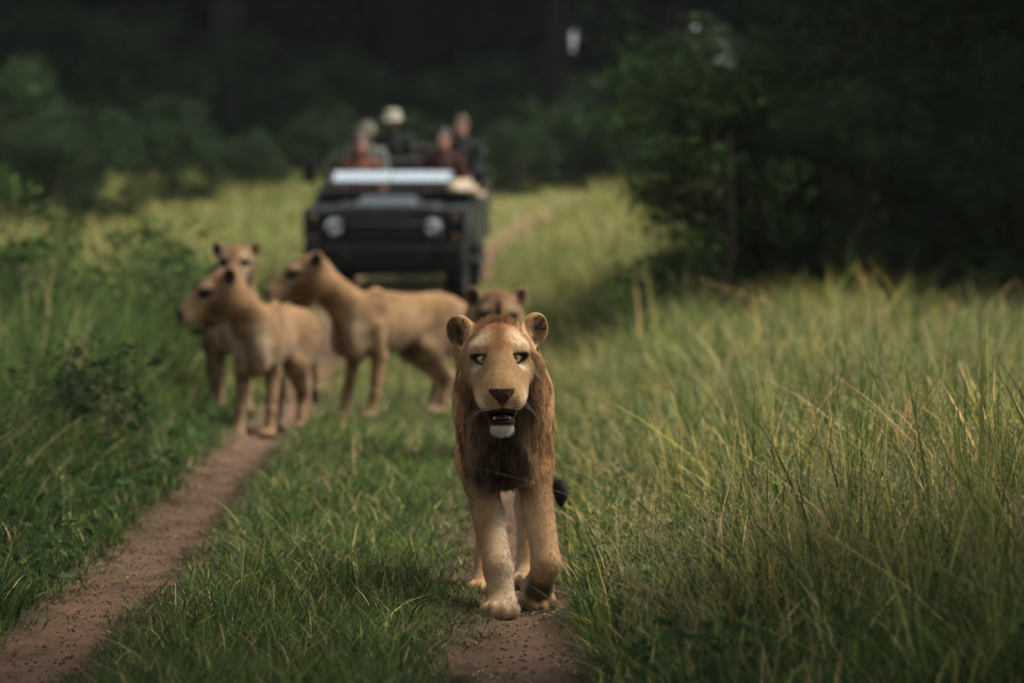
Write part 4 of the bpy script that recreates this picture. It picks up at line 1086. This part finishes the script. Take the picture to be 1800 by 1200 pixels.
# front panel, grille, wings
fp = bbox_mesh('front_panel', -.44, .44, -.66, -.56, .70, 1.07, M_PAINT, vehicle)
gr = bbox_mesh('grille', -.33, .33, -.674, -.655, .74, 1.03, M_BLACK, vehicle, .006)
for k in range(7): bbox_mesh('slat', -.315, .315, -.692, -.675, .755 + .038 * k, .773 + .038 * k, M_STEEL, gr, .004, 1)
for sx in (-1, 1):
    a, b = sorted((sx * .445, sx * Wd))
    w = bbox_mesh('wing', a, b, -.64, .62, .80, 1.10, M_PAINT, vehicle, .03)
    a2, b2 = sorted((sx * .445, sx * .70)); bbox_mesh('lamp_panel', a2, b2, -.655, -.60, .70, 1.04, M_PAINT, vehicle, .01)
    tube_obj('wheel_arch', [([(sx * .86, .50 * cos(t), .42 + .50 * sin(t)) for t in np.linspace(.15, pi - .15, 11)], [.05] * 11)], M_BLACK, vehicle, 8)
    h = lathe('headlight', [(.03, .108), (-.035, .108), (-.042, .098), (-.03, .092)], M_BLACK, vehicle, loc=(sx * .545, -.665, .905))
    lathe('reflector', [(.0, .001), (-.004, .05), (-.022, .092)], M_CHROME, h)
    lathe('lens', [(-.050, .001), (-.046, .05), (-.032, .091)], M_LENS, h)
    for zz, m_ in ((.775, M_AMBER), (1.0, M_AMBER)):
        lathe('side_lamp', [(-.03, .001), (-.026, .022), (-.01, .034), (.02, .036)], m_, vehicle, n=18, loc=(sx * .775, -.655, zz))
    # mirror on its arm
    mz, mx, my = (1.47, sx * .93, .52) if sx < 0 else (1.34, sx * .93, .95)
    mr = tube_obj('mirror_arm', [([(sx * .80, my + .05, 1.12), (mx, my, mz - .06), (mx, my, mz + .06)], [.013] * 3)], M_BLACK, vehicle)
    bbox_mesh('mirror_head', mx - .07, mx + .07, my - .035, my + .015, mz - .12, mz + .12, M_BLACK, mr, .02)
    # sides: door and tub
    a, b = sorted((sx * (Wd - .045), sx * (Wd + .003)))
    dr = bbox_mesh('door', a, b, .66, 1.52, .62, 1.16, M_PAINT, vehicle, .015)
    c, d_ = sorted((sx * (Wd + .004), sx * (Wd + .03))); bbox_mesh('handle', c, d_, 1.30, 1.44, 1.02, 1.06, M_BLACK, dr, .006)
    bbox_mesh('tub_side', a, b, 1.54, 3.80, .62, 1.30, M_PAINT, vehicle, .015)
    tube_obj('grab_rail', [([(sx * .86, 1.60, 1.29), (sx * .86, 1.64, 1.52), (sx * .86, 2.6, 1.60), (sx * .86, 3.7, 1.62), (sx * .86, 3.74, 1.30)], [.016] * 5)], M_BLACK, vehicle)
    bbox_mesh('side_step', *sorted((sx * .80, sx * .98)), .55, 2.0, .44, .47, M_BLACK, vehicle, .008)
# bonnet, its raised middle in pale metal to imitate sky sheen
bn = bbox_mesh('bonnet', -.60, .60, -.63, .60, 1.06, 1.135, M_PAINT, vehicle, .03, 3, (.03, .03))
bbox_mesh('bonnet_middle', -.34, .34, -.50, .56, 1.13, 1.21, M_BONNET_SHEEN, bn, .012, 2, (.06, .10))
bbox_mesh('scuttle', -.86, .86, .60, .74, 1.02, 1.26, M_PAINT, vehicle, .03)
bbox_mesh('dashboard', -.82, .82, .74, .95, .95, 1.24, M_BLACK, vehicle, .03)
# windscreen folded low over the scuttle
Mw = Matrix.Translation((0, .34, 1.335)) @ Matrix.Rotation(radians(26), 4, 'X')
wf = empty('windscreen', (0, 0, 0)); wf.parent = vehicle
bbox_mesh('windscreen_frame', -.68, .68, 0, .28, -.018, .018, M_FRAME, wf, .012, M=Mw)
for x0, x1 in ((-.65, -.008), (.008, .65)): bbox_mesh('windscreen_pane', x0, x1, .02, .26, .010, .026, M_GLASSY, wf, .004, M=Mw)
for x in (-.60, .60): tube_obj('hinge_stay', [([(x, .62, 1.25), (x, .60, 1.46)], [.014, .014])], M_BLACK, wf)
# steering wheel
st = lathe('steering_wheel', [(0.016 * cos(t), .19 + .016 * sin(t)) for t in np.linspace(0, 2 * pi, 8, endpoint=False)], M_BLACK, vehicle, closed=True, n=28, loc=(-.38, 1.02, 1.20)); st.rotation_euler = (radians(-32), 0, 0)
for t in (0, 2.1, 4.2): tube_obj('spoke', [([(0, 0, 0), (.18 * cos(t), 0, .18 * sin(t))], [.014, .012])], M_BLACK, st)
# floor, bulkheads, seats in three rising rows
bbox_mesh('floor', -.84, .84, .76, 3.78, .62, .66, M_BLACK, vehicle)
bbox_mesh('tailgate', -.85, .85, 3.76, 3.81, .64, 1.30, M_PAINT, vehicle)
ROWS = [(1.42, .98), (2.28, 1.15), (3.10, 1.28)]
for yr, zs in ROWS:
    for x0, x1 in (((-.80, -.10), (.10, .80)) if yr < 2 else ((-.82, -.29), (-.27, .27), (.29, .82))):
        s_ = bbox_mesh('seat', x0, x1, yr - .40, yr + .10, zs - .14, zs, M_SEAT, vehicle, .035, 3)
        bbox_mesh('seat_back', x0, x1, yr + .11, yr + .22, zs - .10, zs + .42, M_SEAT, s_, .035, 3)
        bbox_mesh('seat_box', x0 + .03, x1 - .03, yr - .34, yr + .08, .66, zs - .145, M_BLACK, s_, .01)
# wheels
tyre_prof = [(-.105, .23), (-.118, .28), (-.118, .345), (-.100, .382), (-.06, .392), (.06, .392), (.100, .382), (.118, .345), (.118, .28), (.105, .23)]
for yw in (0, 2.79):
    for sx in (-1, 1):
        wl = empty('wheel', (sx * .745, yw, .39)); wl.parent = vehicle
        ty = lathe('tyre', tyre_prof, M_RUBBER, wl, 'x', 40)
        V_, Q_, b_ = [], [], 0
        for k in range(28):                                           # tread blocks
            for sgn in (-1, 1):
                a = 2 * pi * (k + .5 * (sgn > 0)) / 28
                Rk = np.array(Matrix.Rotation(a, 3, 'X'))
                for dx in (0, 1):
                    for dy in (-.022, .022):
                        for dz in (.380, .404): V_.append(Rk @ np.array((sgn * (.012 + .092 * dx), dy, dz)))
                i = np.array([[0, 1, 3, 2], [4, 6, 7, 5], [0, 4, 5, 1], [2, 3, 7, 6], [1, 5, 7, 3]]) + b_; Q_.append(i); b_ += 8
        mesh_from('tread', V_, np.concatenate(Q_), M_RUBBER, ty, smooth=False)
        lathe('rim', [(sx * .02, .001), (sx * .03, .07), (sx * .075, .09), (sx * .04, .13), (sx * .05, .20), (sx * .10, .235)], M_STEEL, wl, 'x', 32)
VM = vehicle.matrix_basis.copy()
def on_vehicle(o, p, rz=0):
    o.matrix_basis = VM @ Matrix.Translation(p) @ Matrix.Rotation(rz, 4, 'Z')
# rolled tan canvas lying over the wing and the door top
F = Field(axis((-.36, .36, .016)), axis((-.50, .60, .016)), axis((-.10, .26, .012)))
F.ell((-.02, .0, .10), (.24, .40, .085), .03); F.ell((-.10, -.10, .15), (.13, .25, .065), .04); F.ell((.12, .12, .06), (.16, .34, .07), .05, roty(.25)); F.ell((.02, .28, .13), (.16, .16, .075), .04)
V, Q = F.mesh(2); V = V + (vnoise(V, 9)[:, None] - .5) * .035
V[:, 2] = np.maximum(V[:, 2], -.005)
roll = mesh_from('canvas_roll', V, Q, M_CANVAS); tag(roll, 'bundled tan canvas lying over the wing of the dark safari vehicle', 'canvas')
on_vehicle(roll, (.73, .95, 1.155))

# ------------------------------------------------------------------ the people in the vehicle
def skinmat(n, c): return mat_new(n, c, rough=0.55, spec=0.3, noise=(25, .08))
M_SK1, M_SK2 = skinmat('skin_fair', (.34, .18, .125)), skinmat('skin_dark', (.10, .05, .034))
def cloth(n, c): return mat_new(n, c, rough=0.92, spec=0.1, noise=(12, .18), bump=(30, .5, .012))
M_HAIRB = mat_new('hair_brown', (.055, .026, .014), rough=0.6, spec=0.3, noise=(50, .3), bump=(90, .6, .006))
M_HAIRD = mat_new('hair_dark', (.018, .012, .009), rough=0.6, spec=0.3, noise=(50, .3), bump=(90, .6, .006))

def person(p, rz, label, skin, top_m, leg_m, hair=None, hat=None, yaw=0.0, long_hair=False, lean=0.0, raise_hand=False):
    """seated figure; origin at the seat surface under the hips, facing -y"""
    root = empty('person', (0, 0, 0), label=label, cat='person', group='people riding in the vehicle')
    on_vehicle(root, p, rz)
    Rh = rotz(yaw); hc = np.array((0, -.02 - lean, .74))
    T = lambda c: hc + Rh @ np.array(c, float)
    ax = (axis((-.36, .36, .010)), axis((-.72, .24, .010)), axis((-.52, .90, .010)))
    sh, el, wr = [], [], []
    for x in (-1, 1):
        sh.append((x * .175, -lean * .8, .52)); el.append((x * .245, -.06 - lean * .5, .24)); wr.append((x * .13, -.29, .16))
    def torso(F, g):
        F.ell((0, .0, .09), (.165 + g, .125 + g, .13 + g), .05)
        F.cone((0, .0, .12), (0, -lean * .8, .43), .115 + g, .125 + g, .06); F.ell((0, -lean * .8, .42), (.165 + g, .105 + g, .15 + g), .05)
        F.cone((-.13, -lean * .8, .525), (.13, -lean * .8, .525), .058 + g, .058 + g, .05)
    def arms(F, g, end=1.0):
        for i in (0, 1):
            F.cone(sh[i], el[i], .056 + g, .044 + g, .04)
            w = np.array(el[i]) * (1 - end) + np.array(wr[i]) * end
            F.cone(el[i], w, .043 + g, .030 + g, .03)
    def legs(F, g, end=1.0):
        for x in (-1, 1):
            k = (x * .12, -.44, .06); a = np.array((x * .13, -.47, -.38))
            F.cone((x * .09, .0, .07), k, .085 + g, .060 + g, .04)
            F.cone(k, np.array(k) * (1 - end) + a * end, .058 + g, .040 + g, .03)
    F = Field(*ax)
    torso(F, -.012); arms(F, -.006); legs(F, -.008)
    F.cone((0, -lean * .7, .55), T((0, .015, -.08)), .055, .052, .03)
    F.ell(T((0, .012, .03)), (.074, .094, .092), .02, Rh); F.ell(T((0, -.02, -.045)), (.056, .066, .070), .03, Rh); F.ell(T((0, -.052, -.092)), (.030, .026, .022), .02, Rh)
    F.cone(T((0, -.082, .018)), T((0, -.104, -.024)), .010, .016, .012)
    for x in (-1, 1):
        F.ell(T((x * .030, -.090, .020)), (.017, .012, .011), .012, Rh, True)
        F.ell(T((x * .074, .015, .0)), (.012, .022, .032), .008, Rh)
        i = 0 if x < 0 else 1; w = np.array(wr[i])
        F.ell(w + (-x * .01, -.05, -.008), (.042, .055, .018), .015)               # palm
        for f, (dx, L) in enumerate(((-.030, .060), (-.010, .072), (.010, .066), (.029, .050))):
            b0 = w + (-x * .01 + dx, -.095, -.008); b1 = b0 + (0, -L * .55, .004); b2 = b1 + (0, -L * .35, -.024)
            F.cone(b0, b1, .0105, .0100, .006); F.cone(b1, b2, .0100, .0085, .004)
        t0 = w + (-x * .048, -.035, -.004); t1 = t0 + (-x * .026, -.032, .0); F.cone(t0, t1, .013, .011, .008); F.cone(t1, t1 + (-x * .004, -.028, -.008), .011, .009, .004)
        F.ell((x * .13, -.53, -.43), (.045, .115, .04), .03)
    F.ell(T((0, -.088, -.062)), (.026, .010, .0035), .004, Rh, True)
    V, Q = F.mesh(1); body = mesh_from('body', V, Q, skin, root)
    for x in (-1, 1):
        v, f3, f4 = uv_sphere(12, 8); e = mesh_from('eye', v * .0115, [f3, f4], M_PUPIL, body); e.location = T((x * .030, -.076, .020))
    F = Field(*ax); torso(F, .008); arms(F, .008, .92); F.cone((0, -lean * .7, .54), (0, -lean * .75 - .005, .595), .070, .066, .03)
    V, Q = F.mesh(1); V = V + (vnoise(V, 14)[:, None] - .5) * .012
    mesh_from('jacket', V, Q, top_m, root)
    F = Field(*ax); F.ell((0, .0, .08), (.172, .132, .115), .04); legs(F, .006, .96); V, Q = F.mesh(1); mesh_from('trousers', V, Q, leg_m, root)
    F = Field(*ax)
    for x in (-1, 1): F.ell((x * .13, -.53, -.435), (.052, .125, .045), .02); F.cone((x * .13, -.47, -.42), (x * .13, -.47, -.34), .05, .052, .02)
    V, Q = F.mesh(1); mesh_from('boots', V, Q, M_BLACK, root)
    if hair:
        F = Field(axis((-.2, .2, .008)), axis((-.3, .2, .008)), axis((.40, .95, .008)))
        F.ell(T((0, .024, .046)), (.086, .100, .094), .02, Rh)
        if long_hair:
            for x in (-1, 1): F.cone(T((x * .070, .02, .03)), T((x * .085, .03, -.17)), .036, .030, .03)
            F.ell(T((0, .07, -.07)), (.085, .045, .13), .03, Rh)
        F.ell(T((0, -.085, -.012)), (.060, .055, .082), .015, Rh, True)
        V, Q = F.mesh(1); V = V + (vnoise(V, 30)[:, None] - .5) * .012; mesh_from('hair', V, Q, hair, root)
    if hat:
        prof = [(.175, .030), (.178, .05), (.150, .080), (.085, .100), (.070, .101), (.060, .135), (.056, .165), (.062, .178), (.078, .172), (.082, .120)]
        prof = [(.190, .001), (.190, .05), (.178, .080), (.120, .100), (.085, .105), (.078, .120), (.068, .138), (.060, .143), (.066, .136), (.078, .104), (.112, .092)]
        n = 30; m = len(prof); V = []; Q = []
        for i in range(n):
            a = 2 * pi * i / n
            for (h, r_) in prof: V.append(T((r_ * cos(a), r_ * 1.12 * sin(a) + .01, h - .045 + (.012 * cos(2 * a) if r_ > .12 else 0))))
        for i in range(n):
            for j in range(m - 1): Q.append((i * m + j, i * m + j + 1, ((i + 1) % n) * m + j + 1, ((i + 1) % n) * m + j))
        h = mesh_from('hat', V, np.array(Q), hat, root)
        V = []; Q = []
        for i in range(n):
            a = 2 * pi * i / n
            for hh in (.110, .132): V.append(T((.0885 * cos(a), .0885 * 1.12 * sin(a) + .01, hh - .045)))
        for i in range(n): Q.append((2 * i, 2 * ((i + 1) % n), 2 * ((i + 1) % n) + 1, 2 * i + 1))
        mesh_from('hat_band', V, np.array(Q), M_SEAT, h)
    return root

C_DARK = cloth('jacket_dark', (.016, .018, .017)); C_RUST = cloth('shirt_rust', (.12, .048, .03)); C_GREY = cloth('jacket_grey', (.10, .105, .09)); C_MAR = cloth('jacket_maroon', (.045, .018, .016))
C_TROU = cloth('trousers_khaki', (.12, .10, .07)); C_TROD = cloth('trousers_dark', (.03, .03, .03))
H_OLV = cloth('hat_olive', (.10, .097, .07)); H_KHA = cloth('hat_khaki', (.25, .225, .165))
person((-.42, 1.34, .99), 0, 'driver with long brown hair and rust coloured top behind the folded windscreen', M_SK1, C_RUST, C_TROU, M_HAIRB, None, .12, True)
person((-.44, 2.20, 1.11), 0, 'person in a grey jacket and olive brimmed hat on the middle row behind the driver', M_SK1, C_GREY, C_TROU, M_HAIRD, H_OLV, -.2)
person((-.20, 3.02, 1.24), 0, 'person in a dark jacket and pale khaki hat seated highest on the back row', M_SK2, C_DARK, C_TROD, None, H_KHA, -.05)
person((.52, 1.34, 1.06), 0, 'front passenger with dark hair and maroon jacket beside the tan canvas bundle', M_SK1, C_MAR, C_TROD, M_HAIRD, None, -.15, False, .04)
person((.66, 2.20, 1.19), 0, 'bare-headed person in a dark jacket on the middle row behind the front passenger', M_SK1, C_DARK, C_TROD, M_HAIRB, None, -.25)

# ------------------------------------------------------------------ thin haze volume, added to lift the dark tones
hm = bpy.data.materials.new('air'); hm.use_nodes = True
hn = hm.node_tree; hn.nodes.remove(hn.nodes['Principled BSDF'])
pv = hn.nodes.new('ShaderNodeVolumePrincipled'); pv.inputs['Color'].default_value = (.86, .95, 1.0, 1); pv.inputs['Density'].default_value = HAZE; pv.inputs['Anisotropy'].default_value = 0.2
hn.links.new(pv.outputs[0], hn.nodes['Material Output'].inputs['Volume'])
hz = bbox_mesh('haze', -760, 760, -320, 960, -3, 42, hm, None, 0)
tag(hz, 'thin pale haze added over the whole scene to lift the dark tones', 'haze', kind='stuff')
